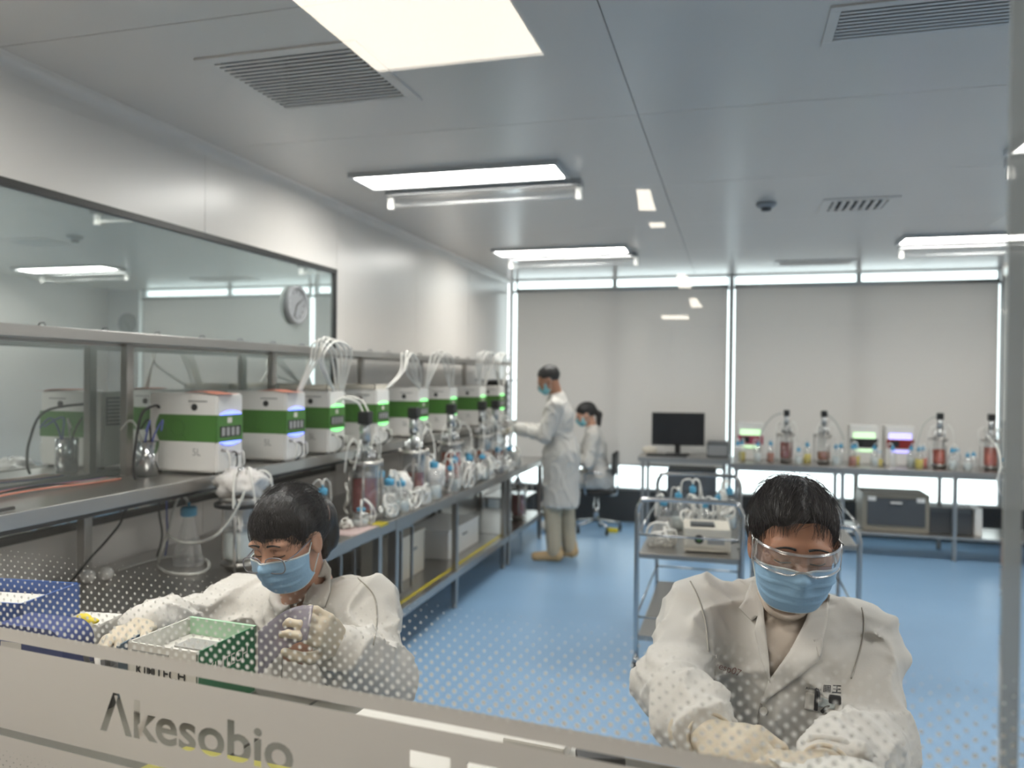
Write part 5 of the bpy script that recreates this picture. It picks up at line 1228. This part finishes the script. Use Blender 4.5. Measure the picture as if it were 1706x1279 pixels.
def lower_body(parent, hip, fwd, seat_z, m='trousers_dark'):
    """thighs, shins and shoes of someone seated"""
    f0 = Vector(fwd).normalized(); sd = Vector((-f0.y, f0.x, 0)); f = Field([hip[i]-.65 for i in range(2)]+[0], [hip[i]+.65 for i in range(2)]+[hip[2]+.14], .012)
    f.ell(hip, (.17, .15, .10), None, .03)
    for q in (-1, 1):
        kn = hip + f0*.40 + sd*q*.12; kn.z = seat_z+.04; an = kn + f0*.02; an.z = .36
        f.cone(hip+sd*q*.08, kn, .085, .062, .04); f.cone(kn, an, .062, .045, .03); f.cone(an, an+f0*.14-Vector((0, 0, .05)), .042, .038, .02)
    V, Q = f.mesh('trousers'); np_link('trousers', V, Q, m, parent)

Pm = lambda x, y, F: P(x, y, F*1.06)
SM = .93
Hm = Pm(1320, 906, 1.43)
tocam = (CAM-Hm); tocam.z = 0; tocam.normalize(); rt_ = Vector((tocam.y, -tocam.x, 0))*-1.0      # image right, seen from the camera
yaw = R(10); fwd = tocam*math.cos(yaw) + rt_*math.sin(yaw); fwd.z = -math.tan(R(8)); Mm = head_frame(fwd, Vector((0, 0, 1)), R(-2))
hips = Pm(1295, 1279, 1.66); hips.z = .83
man = thing('person', 'man in white lab coat, blue face mask and clear goggles at the near table', 'person', (hips.x, hips.y, 0))
SR_, SL_ = Pm(1172, 1022, 1.585), Pm(1428, 1062, 1.55)
nb = Pm(1312, 1005, 1.60)
ER, WR = Pm(1116, 1142, 1.37), Pm(1182, 1226, 1.07)
EL, WL = Pm(1466, 1240, 1.36), Pm(1380, 1284, .98)
# body: head, neck and upper chest as one skin
f = Field([Hm.x-.20, Hm.y-.20, Hm.z-.34], [Hm.x+.20, Hm.y+.26, Hm.z+.16], .0030)
Lm = head_field(f, Hm, Mm, SM)
f.cone(Lm(0, -.030, -.055), nb+Vector((0, 0, .0)), .054, .058, .035); f.cone(nb, nb-Vector((0, 0, .1)), .07, .09, .04)
V, Q = f.mesh('body'); V = laplace(V, Q, 1, .4); np_link('body', V, Q, 'skin', man)
skin_bvh = lambda V, Q: BVHTree.FromPolygons([tuple(p) for p in V], [tuple(q) for q in Q.tolist()])
sb_ = skin_bvh(V, Q); lash_lines(man, Lm, SM, bvh=sb_)
# coat
ch, be = Pm(1300, 1125, 1.555), Pm(1298, 1275, 1.545); hipm = hips
fc = Field([min(q.x for q in (SR_, SL_, ER, EL, WR, WL, hipm))-.26, min(q.y for q in (WR, WL, ER, EL))-.12, .50], [max(q.x for q in (SR_, SL_, ER, EL, hipm))+.26, max(SR_.y, SL_.y, hipm.y)+.26, Hm.z+.02], .0052)
Mt = head_frame(tocam)
fc.ell(ch, (.170, .118, .17), Mt, .05); fc.ell(be, (.175, .13, .20), Mt, .06); fc.ell(hipm+Vector((0, 0, -.06)), (.20, .19, .20), Mt, .08)
fc.cone(SR_-Vector((0, 0, .05)), ch, .08, .11, .06); fc.cone(SL_-Vector((0, 0, .05)), ch, .08, .11, .06)
fc.cone(SR_, nb-Vector((0, 0, .035)), .062, .060, .05); fc.cone(SL_, nb-Vector((0, 0, .035)), .062, .060, .05); fc.cone(SR_-Vector((0, 0, .03)), SL_-Vector((0, 0, .03)), .062, .062, .05)
for (S_, E_, W_) in ((SR_, ER, WR), (SL_, EL, WL)):
    fc.cone(S_, E_, .064, .056, .045); fc.cone(E_, E_+(W_-E_)*.62, .056, .052, .035); fc.cone(E_+(W_-E_)*.55, E_+(W_-E_)*.93, .056, .044, .03)
    # gathered cuff
    ax = (W_-E_).normalized()
fc.put(lambda x, y, z: np.sqrt((x-nb.x)**2 + (y-(nb.y-.02))**2)+0*z - .062, [nb.x-.07, nb.y-.1, nb.z-.10], [nb.x+.07, nb.y+.1, nb.z+.15], .012, 'sub')
fc.put(lambda x, y, z: (z-.742)+0*x+0*y, [-9, -9, -1], [9, 9, .742], .004, 'sub')
fc.near(folds(4, [(1, .2, .25), (-.8, .3, .5), (.5, .1, .8)], .0095, .12, 1.1, .34), .03)
fc.near(folds(9, [(.6, .1, 1), (1, 0, -.5)], .0030, .055, 1.3, .22), .03)
V, Q = fc.mesh('lab_coat'); V = laplace(V, Q, 4, .5)
vpoly = [(1264, 960), (1268, 1040), (1283, 1136), (1362, 1012), (1356, 960)]
cen = V[Q].mean(1); pp, ff = px_all(cen); nr = np.cross(V[Q[:, 2]]-V[Q[:, 0]], V[Q[:, 3]]-V[Q[:, 1]]); face = (nr*(cen-np.array(CAM))).sum(1) < 0
cut = in_poly(pp, vpoly) & face & (cen[:, 1] < nb.y+.02)
coat = np_link('lab_coat', V, Q[~cut], 'coat', man); bvh_m = BVHTree.FromPolygons([tuple(p) for p in V], [tuple(q) for q in Q.tolist()])
V2, Q2 = fc.mesh('shirt', -.008); c2 = V2[Q2].mean(1); p2, _ = px_all(c2); k2 = in_poly(p2, [(1240, 985), (1240, 1180), (1400, 1180), (1400, 985)]) & (c2[:, 1] < nb.y)
np_link('shirt', laplace(V2, Q2, 2, .5), Q2[k2], 'shirt', man)
loc = Vector(man.location)
# round neckline of the shirt
b = MB(); b.tube([p-loc for p in (Pm(1266, 985, 1.53), Pm(1278, 1012, 1.495), Pm(1300, 1027, 1.485), Pm(1322, 1029, 1.485), Pm(1342, 1018, 1.49), Pm(1354, 1000, 1.52))], .006, 8, 5); b.build('shirt_collar', 'shirt', man)
# collar and lapels
drape('lapel', [(1268, 950), (1250, 972), (1240, 1000), (1231, 1012), (1252, 1034), (1262, 1026), (1258, 1052), (1268, 1100), (1283, 1138), (1281, 1100), (1274, 1040)], bvh_m, .007, 'coat', man, 1.5)
drape('lapel', [(1354, 1000), (1372, 985), (1382, 992), (1377, 1040), (1372, 1062), (1355, 1066), (1366, 1098), (1330, 1128), (1268, 1172), (1280, 1135), (1316, 1084), (1342, 1034)], bvh_m, .007, 'coat', man, 1.5)
drape_line('front_edge', [(1268, 1172), (1262, 1205), (1262, 1240), (1266, 1279)], .0022, bvh_m, 'coat_seam', man, 1.5)
drape('breast_pocket', [(1343, 1152), (1405, 1170), (1401, 1192), (1340, 1180)], bvh_m, .005, 'coat', man, 1.5)
drape_line('shoulder_seam', [(1150, 968), (1165, 1000), (1176, 1040), (1180, 1085)], .0016, bvh_m, 'coat_seam', man, 1.5)
drape_line('shoulder_seam', [(1436, 1012), (1440, 1040), (1434, 1080), (1418, 1130)], .0016, bvh_m, 'coat_seam', man, 1.5)
d = ray(1272, 1184).normalized(); hit = bvh_m.ray_cast(CAM, d); q = hit[0]-d*.003-loc; b = MB(); b.cyl(q, q-d*.004, .0085, .007, 16); b.build('coat_button', 'paper', man)
drape_text('\u00b7esp07', 1192, 1112, 42, R(20), bvh_m, 'ink_red', man, 1.5, 0)
drape_text('Akesobio', 1342, 1148, 26, R(6), bvh_m, 'ink', man, 1.5, .01)
drape_text('\u738b', 1386, 1153, 15, R(4), bvh_m, 'ink', man, 1.5, .03); drape_text('\u25a6', 1371, 1152, 12, R(4), bvh_m, 'ink', man, 1.5, .02)
def cast(px, py, off): d = ray(px, py).normalized(); h_ = bvh_m.ray_cast(CAM, d); return CAM + d*(((h_[0]-CAM).length if h_[0] is not None else 1.5)-off) - loc
b = MB(); b.cyl(cast(1359, 1182, .014), cast(1361, 1148, .014), .0038, n=10); pn = b.build('pen', 'ink', man); b = MB(); b.tube([cast(1361, 1150, .016), cast(1364, 1152, .022), cast(1366, 1168, .02)], .0018, 6, 4); b.build('pen_clip', 'dark_grey', pn)
b = MB(); b.cyl(cast(1369, 1186, .014), cast(1392, 1164, .014), .0034, n=10); pn = b.build('pen', 'ink', man); b = MB(); b.obox(cast(1391, 1165, .017), (.022, .008, .016), Mt, .003); b.build('pen_clip', 'ink', pn)
drape('pocket_card', [(1362, 1160), (1392, 1168), (1390, 1182), (1361, 1176)], bvh_m, .009, 'mask_edge', man, 1.5, .001)
# gloves
hand(man, WR+ (WR-ER)*.02, (Pm(1262, 1242, .99)-WR), Vector((0, 0, 1))-tocam*-.45, 1, (.55, .6, .65, .7))
hand(man, WL, (Pm(1290, 1284, .92)-WL), Vector((0, 0, 1))-tocam*-.3, -1, (.5, .55, .6, .6))
for W_, E_ in ((WR, ER), (WL, EL)):
    ax = (W_-E_).normalized(); u = ax.orthogonal().normalized(); w_ = ax.cross(u); c0 = E_+(W_-E_)*.97-loc; b = MB()
    b.tube([c0 + (u*math.cos(k*math.pi/9)+w_*math.sin(k*math.pi/9))*(.040+.003*math.sin(k*2.6)) for k in range(18)], .0055, 8, 3, closed=True); b.build('coat_cuff', 'coat', man)
    c0 = E_+(W_-E_)*1.03-loc; b = MB(); b.tube([c0 + (u*math.cos(k*math.pi/9)+w_*math.sin(k*math.pi/9))*.0325 for k in range(18)], .0032, 6, 2, closed=True); b.build('glove_rim', 'glove', man)
surgical_mask(man, Lm, bvh=sb_, s=SM)
# clear goggles: lens shell, side shields and rim
pl = loc; rows = []
for j in range(9):
    v = j/8; row = []
    for i in range(25):
        u = -1+2*i/24; a = u*R(72); z_ = .020 - .045*v + .005*u*u; dip = .012*math.exp(-(u/.14)**2)*max(0, v-.45)*1.6
        row.append(Lm(.086*math.sin(a), .030+.092*math.cos(a) + .004*math.sin(math.pi*v), z_+dip)-pl)
    rows.append(row)
b = MB(); b.grid(rows); b.build('goggle_lens', 'clear_plastic', man, solid=.0015)
b = MB(); b.tube(rows[0], .0028, 6); b.build('goggle_rim', 'goggle_frame', man); b = MB(); b.tube(rows[-1], .0024, 6); b.build('goggle_rim', 'goggle_frame', man)
for q, i in ((-1, 0), (1, 24)):
    e0, e1 = rows[0][i], rows[-1][i]; b = MB(); rr = []
    for k in range(6):
        t = k/5; bk = [Lm(q*(.086-.004*t), .052-.075*t, .024-.004*t)-pl, Lm(q*(.086-.004*t), .052-.075*t, -.030+.030*t)-pl]; rr.append([bk[0]*(1-w2)+bk[1]*w2 for w2 in (0, .33, .66, 1)])
    b.grid(rr); b.build('goggle_shield', 'goggle_frame', man, solid=.0012)
    b = MB(); b.tube([e0, (e0+e1)/2, e1], .0026, 6, 4); b.tube([Lm(q*.086, .052, .024)-pl, Lm(q*.082, -.02, .02)-pl, Lm(q*.079, -.05, .012)-pl], .0024, 6, 4); b.build('goggle_temple', 'goggle_frame', man)
# hair
def hair_cap(parent, Hc, M, s, ell, zmin, name='hair', h=.0035, extra=None, wave=.004, seed=5, side=None):
    f = Field([Hc[i]-.23*s for i in range(3)], [Hc[i]+.23*s for i in range(3)], h); f.ell(Hc + M @ Vector(ell[0])*s, [q*s for q in ell[1]], M, .001)
    Mi = np.array(M.transposed())
    def cutf(x, y, z):
        q = [(Mi[i, 0]*(x-Hc.x)+Mi[i, 1]*(y-Hc.y)+Mi[i, 2]*(z-Hc.z))/s for i in range(3)]
        zm = np.interp(q[1], zmin[0], zmin[1])
        if side is not None: zm = zm + side(q[0], q[1])
        return (q[2]-zm)*.7*s
    f.put(lambda x, y, z: cutf(x, y, z), [Hc[i]-.23 for i in range(3)], [Hc[i]+.23 for i in range(3)], .006, 'sub') if False else None
    sl = tuple(slice(None) for _ in range(3)); d = -cutf(*f._xyz(sl)); k = .008; hh = np.maximum(k-np.abs(f.D-d), 0)/k; f.D = (np.maximum(f.D, d)+hh*hh*k*.25).astype(np.float32)
    if extra: extra(f)
    g = np.random.default_rng(seed); K = g.normal(size=(6, 3))*90; ph = g.uniform(0, 6, 6)
    f.near(lambda p: wave*.35*sum(np.sin(p @ K[i]+ph[i]) for i in range(6))/2.4, .02)
    V, Q = f.mesh(name); return np_link(name, V, Q, 'hair', parent)
ELM = ((0, -.016, .044), (.0835, .106, .093))
zm_man = ([-.13, -.06, -.030, -.020, .012, .022, .040, .062, .085, .12], [-.06, -.06, -.045, .012, .006, -.012, .018, .066, .074, .076])
hair_cap(man, Hm, Mm, SM, ELM, zm_man, side=lambda x, y: -.010*np.exp(-((x-.035)/.03)**2)*(y > .05))
zf_ = lambda p: np.interp(p[1], *zm_man)
roots = ell_samples(3400, ELM, lambda p: p[2] > zf_(p)+.004 and p[2] > -.03, 2)
crown = np.array([.0, -.07, .125])
def flow_man(p):
    d = p-crown; d = d/max(np.linalg.norm(d), 1e-3)
    if p[2] > .06: d = d*.5 + np.array([.55 if p[0] > -.015 else -.5, .8, 0])
    else: d = np.array([0, .15, -1.0])
    return d
hair_strands(man, Hm, Mm, SM, roots, flow_man, 6, .0075, .0045, ell=ELM, seed=4)
lower_body(man, hips, tocam, .76)
stool((hips.x, hips.y, 0), 'round lab stool under the man by the glass', .73, group='stools of the front workers')
# thing in his hands: pale wrapper
b = MB(); q0 = Pm(1330, 1272, .905); b.grid([[q0 + RT*(.02*i-.02) + FW*(.03*j-.04) + Vector((0, 0, .004*math.sin(i*1.1+j)-.006*j)) for i in range(7)] for j in range(4)]); tag(b.build('white_wipe', 'paper', solid=.002), 'white wipe in the hands of the man with goggles', 'wipe')

# ---------------------------------------------------------------- the seated woman by the glass
Pw = lambda x, y, F: P(x, y, F*1.10)
SW = .85
Hw = Pw(482, 898, 1.60); tc = (CAM-Hw); tc.z = 0; tc.normalize(); rw = Vector((tc.y, -tc.x, 0))*-1
fwd = tc*math.cos(R(-37)) + rw*math.sin(R(-37)); fwd.z = -math.tan(R(13)); Mw = head_frame(fwd, Vector((0, 0, 1)), R(4))
hipw = Pw(520, 1279, 1.85); hipw.z = .80
wom = thing('person', 'woman in white lab coat with black ponytail, spectacles and blue face mask', 'person', (hipw.x, hipw.y, 0)); loc = Vector(wom.location)
tf = tc*math.cos(R(-28)) + rw*math.sin(R(-28))
sL, sR = Pw(604, 1018, 1.62), Pw(405, 1012, 1.80); nbw = Pw(512, 985, 1.70)
eL, wL = Pw(632, 1135, 1.50), Pw(566, 1074, 1.36); eR, wR = Pw(312, 1054, 1.68), Pw(236, 1046, 1.43)
f = Field([Hw.x-.22, Hw.y-.22, Hw.z-.32], [Hw.x+.22, Hw.y+.26, Hw.z+.16], .0030); Lw = head_field(f, Hw, Mw, SW, True)
f.cone(Lw(0, -.03, -.05), nbw, .046, .050, .03); f.cone(nbw, nbw-Vector((0, 0, .1)), .06, .085, .04)
V, Q = f.mesh('body'); V = laplace(V, Q, 1, .4); np_link('body', V, Q, 'skin_pale', wom); sb_ = skin_bvh(V, Q); lash_lines(wom, Lw, SW, bvh=sb_)
Mb = head_frame(tf); cw = Pw(512, 1120, 1.74); bw = Pw(520, 1250, 1.78)
fc = Field([min(q.x for q in (sR, eR, wR))-.12, min(wL.y, wR.y, eL.y)-.12, .5], [max(sL.x, eL.x, hipw.x)+.24, max(sR.y, sL.y, hipw.y)+.25, Hw.z+.0], .0052)
fc.ell(cw, (.158, .105, .19), Mb, .05); fc.ell(bw, (.16, .12, .2), Mb, .06); fc.ell(hipw-Vector((0, 0, .05)), (.19, .18, .19), Mb, .08)
fc.cone(sL, nbw-Vector((0, 0, .03)), .060, .052, .05); fc.cone(sR, nbw-Vector((0, 0, .03)), .060, .052, .05); fc.cone(sL-Vector((0, 0, .03)), sR-Vector((0, 0, .03)), .06, .06, .05)
for (S_, E_, W_) in ((sL, eL, wL), (sR, eR, wR)):
    fc.cone(S_, E_, .066, .064, .045); fc.cone(E_, E_+(W_-E_)*.6, .064, .056, .035); fc.cone(E_+(W_-E_)*.5, E_+(W_-E_)*.92, .056, .042, .03)
fc.put(lambda x, y, z: np.sqrt((x-nbw.x)**2 + (y-(nbw.y-.02))**2)+0*z - .054, [nbw.x-.07, nbw.y-.1, nbw.z-.08], [nbw.x+.07, nbw.y+.1, nbw.z+.15], .012, 'sub')
fc.put(lambda x, y, z: (z-.712)+0*x+0*y, [-9, -9, -1], [9, 9, .712], .004, 'sub')
fc.near(folds(14, [(1, .2, .25), (-.8, .3, .5), (.5, .1, .8)], .0095, .12, 1.1, .34), .03); fc.near(folds(19, [(.6, .1, 1), (1, 0, -.5)], .0030, .055, 1.3, .22), .03)
V, Q = fc.mesh('lab_coat'); V = laplace(V, Q, 2, .5); vp = [(470, 960), (482, 1012), (500, 1012), (540, 950)]
cen = V[Q].mean(1); pp, _ = px_all(cen); nr = np.cross(V[Q[:, 2]]-V[Q[:, 0]], V[Q[:, 3]]-V[Q[:, 1]]); face = (nr*(cen-np.array(CAM))).sum(1) < 0
cut = in_poly(pp, vp) & face & (cen[:, 1] < nbw.y+.02); np_link('lab_coat', V, Q[~cut], 'coat', wom); bvh_w = BVHTree.FromPolygons([tuple(p) for p in V], [tuple(q) for q in Q.tolist()])
drape('coat_collar', [(541, 930), (552, 948), (550, 985), (540, 1012), (505, 1006), (512, 985), (532, 955)], bvh_w, .009, 'coat', wom, 1.66)
drape('coat_collar', [(470, 972), (482, 1008), (462, 1030), (448, 1000), (455, 975)], bvh_w, .007, 'coat', wom, 1.66)
drape_line('front_edge', [(482, 1008), (476, 1050), (470, 1100), (468, 1160)], .002, bvh_w, 'coat_seam', wom, 1.66)
drape_line('shoulder_seam', [(596, 962), (622, 990), (628, 1030), (622, 1075)], .0016, bvh_w, 'coat_seam', wom, 1.6)
bvw = bvh_m; bvh_tmp = bvh_w; drape_text('Akesobio', 508, 1091, 26, R(2), bvh_w, 'ink', wom, 1.6, .01)
hand(wom, wL, (Pw(508, 1022, 1.27)-wL), Vector((0, 0, 1))*.5+tc*.8, -1, (.6, .7, .75, .8), s=.88)
hand(wom, wR, (Pw(206, 1054, 1.31)-wR), Vector((0, 0, 1)), 1, (.35, .4, .45, .5), s=.92)
for W_, E_ in ((wL, eL), (wR, eR)):
    ax = (W_-E_).normalized(); u = ax.orthogonal().normalized(); w_ = ax.cross(u); c0 = E_+(W_-E_)*.95-loc; b = MB()
    b.tube([c0 + (u*math.cos(k*math.pi/9)+w_*math.sin(k*math.pi/9))*(.038+.003*math.sin(k*2.6)) for k in range(18)], .0055, 8, 3, closed=True); b.build('coat_cuff', 'coat', wom)
surgical_mask(wom, Lw, s=SW, bvh=sb_); spectacles(wom, Lw, drop=-.018, out=.114)
ELW = ((0, -.018, .044), (.088, .112, .094))
zm_w = ([-.14, -.06, -.02, -.008, .008, .030, .050, .070, .11], [-.045, -.05, -.025, .018, .016, -.028, .000, .026, .032])
def pony(f):
    L_ = lambda x, y, z: Hw + Mw @ Vector((x, y, z))*SW
    f.cone(L_(0, -.115, .03), L_(0, -.150, .005), .026, .032, .012); f.cone(L_(0, -.150, .005), L_(0, -.150, -.060), .034, .030, .02); f.cone(L_(0, -.150, -.060), L_(0, -.130, -.105), .028, .010, .02)
hair_cap(wom, Hw, Mw, SW, ELW, zm_w, extra=pony, seed=8)
zf2 = lambda p: np.interp(p[1], *zm_w)
roots = ell_samples(3600, ELW, lambda p: p[2] > zf2(p)+.006, 6); cr2 = np.array([0, -.03, .14])
def flow_w(p):
    if p[1] > .02: d = np.array([p[0]*4, .5, -.9 if p[2] < .1 else .1])
    else: d = np.array([-p[0]*3, -1.0, .2-(p[2]-.03)*6])
    return d/np.linalg.norm(d)
hair_strands(wom, Hw, Mw, SW, roots, flow_w, 7, .0085, .004, ell=ELW, seed=5)
g = np.random.default_rng(3); b = MB()
for k in range(160):
    a = g.uniform(0, 6.28); rr = .033*math.sqrt(g.uniform(.5, 1.1)); st = np.array([rr*math.cos(a)*.9, -.150+rr*math.sin(a), .0]); pts = []
    for q in range(7):
        t = q/6; pts.append(Hw + Mw @ (Vector((st[0]*(1-.55*t*t), -.150+(st[1]+.150)*(1-.5*t*t)+.02*t*t, .012-.118*t))*SW) - loc)
    b.tube(pts, .0006, 3, 0, r1=.0003)
o = b.build('ponytail_strands', 'hair_strand', wom); o['kind'] = 'stuff'
b = MB(); cn = [Hw + Mw @ (Vector((.040*math.cos(k*math.pi/8), -.122, .026+.038*math.sin(k*math.pi/8)))*SW) - loc for k in range(16)]; b.tube(cn, .009, 8, 2, closed=True); sc_ = b.build('hair_tie', 'scrunchie', wom)
for k in (2, 5, 14, 11): b = MB(); b.ball(cn[k] + Mw @ Vector((0, .002, .009)), .0055, 10); b.build('pearl', 'pearl', sc_)
lower_body(wom, hipw, tf, .74); stool((hipw.x, hipw.y, 0), 'round lab stool under the woman with the ponytail', .70, group='stools of the front workers')
# lavender film bag in her hand
rows = []
for j in range(10):
    v = j/9; row = []
    for i in range(14):
        u = i/13; x = 430+92*u; top = 1052-44*math.sin(min(1, u*1.15)*math.pi/2); y = top + v*(78-20*u); row.append(Pw(x-10*v*u, y, 1.30 + .02*math.sin(u*3+v*2) + .02*v*(1-u)))
    rows.append(row)
b = MB(); b.grid(rows); tag(b.build('lavender_bag', 'purple_film', solid=.0012), 'lavender translucent bag held by the woman with the ponytail', 'bag')

# ---------------------------------------------------------------- the two workers further back
def back_person(loc, face, label, seated, skin='skin', mask=None, hairstyle='short', coat_hem=.5, trousers='trousers', sc=1.0):
    """local frame: x = facing direction, y = left, z up"""
    c_, s_ = math.cos(face), math.sin(face); T = lambda x, y, z: Vector((x*c_-y*s_, x*s_+y*c_, z))*sc
    t = thing('person', label, 'person', loc)
    o = Vector((0, 0, 0)); hp = .93 if not seated else .56; sh = hp+.50; hd = sh+.195
    class Z: pass
    def fin(f, nm, m): V, Q = f.mesh(nm); V = laplace(V, Q, 1, .4); return link(nm, np_mesh(nm, V, Q), m, t)
    lean = .05; Hc = T(lean+.075, 0, hd); M = head_frame(T(1, 0, -.42 if not seated else -.25))
    f = Field([-.45*sc]*2+[.0], [.45*sc]*2+[(hd+.17)*sc], .007) if False else Field([Hc.x-.22, Hc.y-.22, Hc.z-.36], [Hc.x+.22, Hc.y+.22, Hc.z+.16], .005)
    L = head_field(f, Hc, M, sc); f.cone(L(0, -.03, -.05), T(lean-.01, 0, sh+.02), .05*sc, .055*sc, .03); f.cone(T(lean-.01, 0, sh+.02), T(lean, 0, sh-.08), .06*sc, .08*sc, .03); fin(f, 'body', skin)
    f = Field([-.62, -.62, 0], [.72, .62, (sh+.1)*sc], .009); MT = Matrix((T(1, 0, 0)/sc, T(0, 1, 0)/sc, Vector((0, 0, 1)))).transposed()
    f.ell(T(lean-.01, 0, sh-.16), (.135*sc, .18*sc, .20*sc), MT, .05); f.ell(T(.0, 0, hp+.06), (.15*sc, .17*sc, .2*sc), MT, .08)
    for q in (-1, 1):
        S_, E_, W_ = (T(lean, q*.165, sh-.035), T(.13, q*.235, sh-.29), T(.40, q*.10, sh-.24)) if not seated else (T(lean, q*.16, sh-.035), T(.10, q*.22, sh-.30), T(.36, q*.10, sh-.26))
        f.cone(S_, T(lean, 0, sh+.0), .06*sc, .055*sc, .05); f.cone(S_, E_, .066*sc, .06*sc, .04); f.cone(E_, W_, .058*sc, .045*sc, .03)
    if not seated:
        f.cone(T(.005, .06, hp-.02), T(-.0, .085, coat_hem+.03), .14*sc, .155*sc, .10); f.cone(T(.005, -.06, hp-.02), T(-.0, -.085, coat_hem+.03), .14*sc, .155*sc, .10)
        f.put(lambda x, y, z: (z-coat_hem)+0*x+0*y, [-.4, -.4, 0], [.4, .4, coat_hem], .01, 'sub')
    else:
        for q in (-1, 1): f.cone(T(0, q*.08, hp), T(.24, q*.10, hp-.0), .10*sc, .09*sc, .06)
        f.cone(T(-.06, 0, hp-.0), T(-.07, 0, hp-.05), .10, .10, .06)
        f.put(lambda x, y, z: (z-.468)+0*x+0*y, [-9, -9, -1], [9, 9, .468], .004, 'sub')
    f.cone(T(lean-.02, 0, sh-.03), T(lean-.01, 0, sh+.035), .085*sc, .066*sc, .04)
    f.near(folds(31 if seated else 30, [(.6, .3, .5), (1, .6, .15), (-.5, .3, .8)], .009, .14, 1.1, .4), .05); fin(f, 'lab_coat', 'coat')
    f = Field([-.4, -.4, 0], [.7, .4, hp+.1], .009)
    for q in (-1, 1):
        if not seated: k0, a0 = T(-.03+.10*(q > 0), q*.09, .50), T(-.07+.12*(q > 0), q*.09, .10); f.cone(T(0, q*.08, hp-.05), k0, .10, .082, .03); f.cone(k0, a0, .082, .066, .03)
        else: k0, a0 = T(.42, q*.10, hp-.01), T(.40, q*.10, .12); f.cone(T(.05, q*.09, hp+.0), k0, .085, .07, .02); f.cone(k0, a0, .06, .048, .03)
    fin(f, 'trousers', trousers)
    for q in (-1, 1):
        a0 = T(-.07+.12*(q > 0), q*.09, .06) if not seated else T(.40, q*.10, .06); f = Field([a0.x-.34, a0.y-.34, 0], [a0.x+.34, a0.y+.34, .2], .007); f.cone(a0+T(-.03, 0, .0), a0+T(.17, 0, -.02), .048, .038, .03); f.cone(a0+T(-.03, 0, 0), a0+T(-.03, 0, .07), .045, .042, .03)
        f.put(lambda x, y, z: (z-.004)+0*x+0*y, [-2, -2, -1], [2, 2, .004], .004, 'sub'); fin(f, 'shoe', 'shoe' if not seated else 'white_plastic')
        S_ = T(.40, q*.10, sh-.24) if not seated else T(.36, q*.10, sh-.26)
        h_ = thing('tmp', None, None, (0, 0, 0)); ob = hand(h_, S_, T(1, -q*.15, -.1), Vector((0, 0, 1)), -q, (.4, .45, .5, .5), s=sc); ob.parent = t; bpy.data.objects.remove(h_)
    tmp = Vector(t.location); t.location = (0, 0, 0)
    if mask: surgical_mask(t, L, mask, sc)
    lash_lines(t, L, sc)
    if hairstyle == 'short': hair_cap(t, Hc, M, sc, ELM, zm_man, h=.006)
    else:
        def pn(f): f.cone(L(0, -.11, .02), L(0, -.14, -.03), .026, .034, .015); f.cone(L(0, -.14, -.03), L(0, -.10, -.17), .034, .022, .02)
        hair_cap(t, Hc, M, sc, ELW, zm_w, h=.006, extra=pn)
    t.location = tmp; return t
p = PZ(934, 932, 0); back_person((p.x, p.y, 0), R(180+6), 'man in long white lab coat, beige trousers and mask standing at the bench', False, 'skin', 'mask_teal', 'short', .50)
p2 = PZ(993, 884, 0)
back_person((p2.x, p2.y, 0), R(180+12), 'woman in white lab coat with long dark ponytail seated behind the standing man', True, 'skin_pale', 'mask_teal', 'pony', trousers='trousers_dark')
st = stool((p2.x, p2.y, 0), 'chrome swivel chair under the woman seated at the back', .46)
b = MB(); b.box((.185, -.16, .62), (.215, .16, .86), .012); b.build('backrest', 'rubber', st); b = MB(); b.tube([(.05, 0, .40), (.20, 0, .40), (.226, 0, .46), (.226, 0, .7)], .012, 8, 4); b.build('back_bracket', 'chrome', st)
for q in (-1, 1): b = MB(); b.tube([(-.08, q*.17, .42), (-.08, q*.24, .46), (-.08, q*.24, .64), (.1, q*.24, .65)], .011, 8, 4); b.build('armrest', 'chrome', st)
b = MB(); pq = PZ(1020, 886, .0); b.obox((pq.x, pq.y, .02), (.12, .07, .04), None, .006); tag(b.build('yellow_mark', 'yellow'), 'small yellow object on the floor by the swivel chair', 'marker')
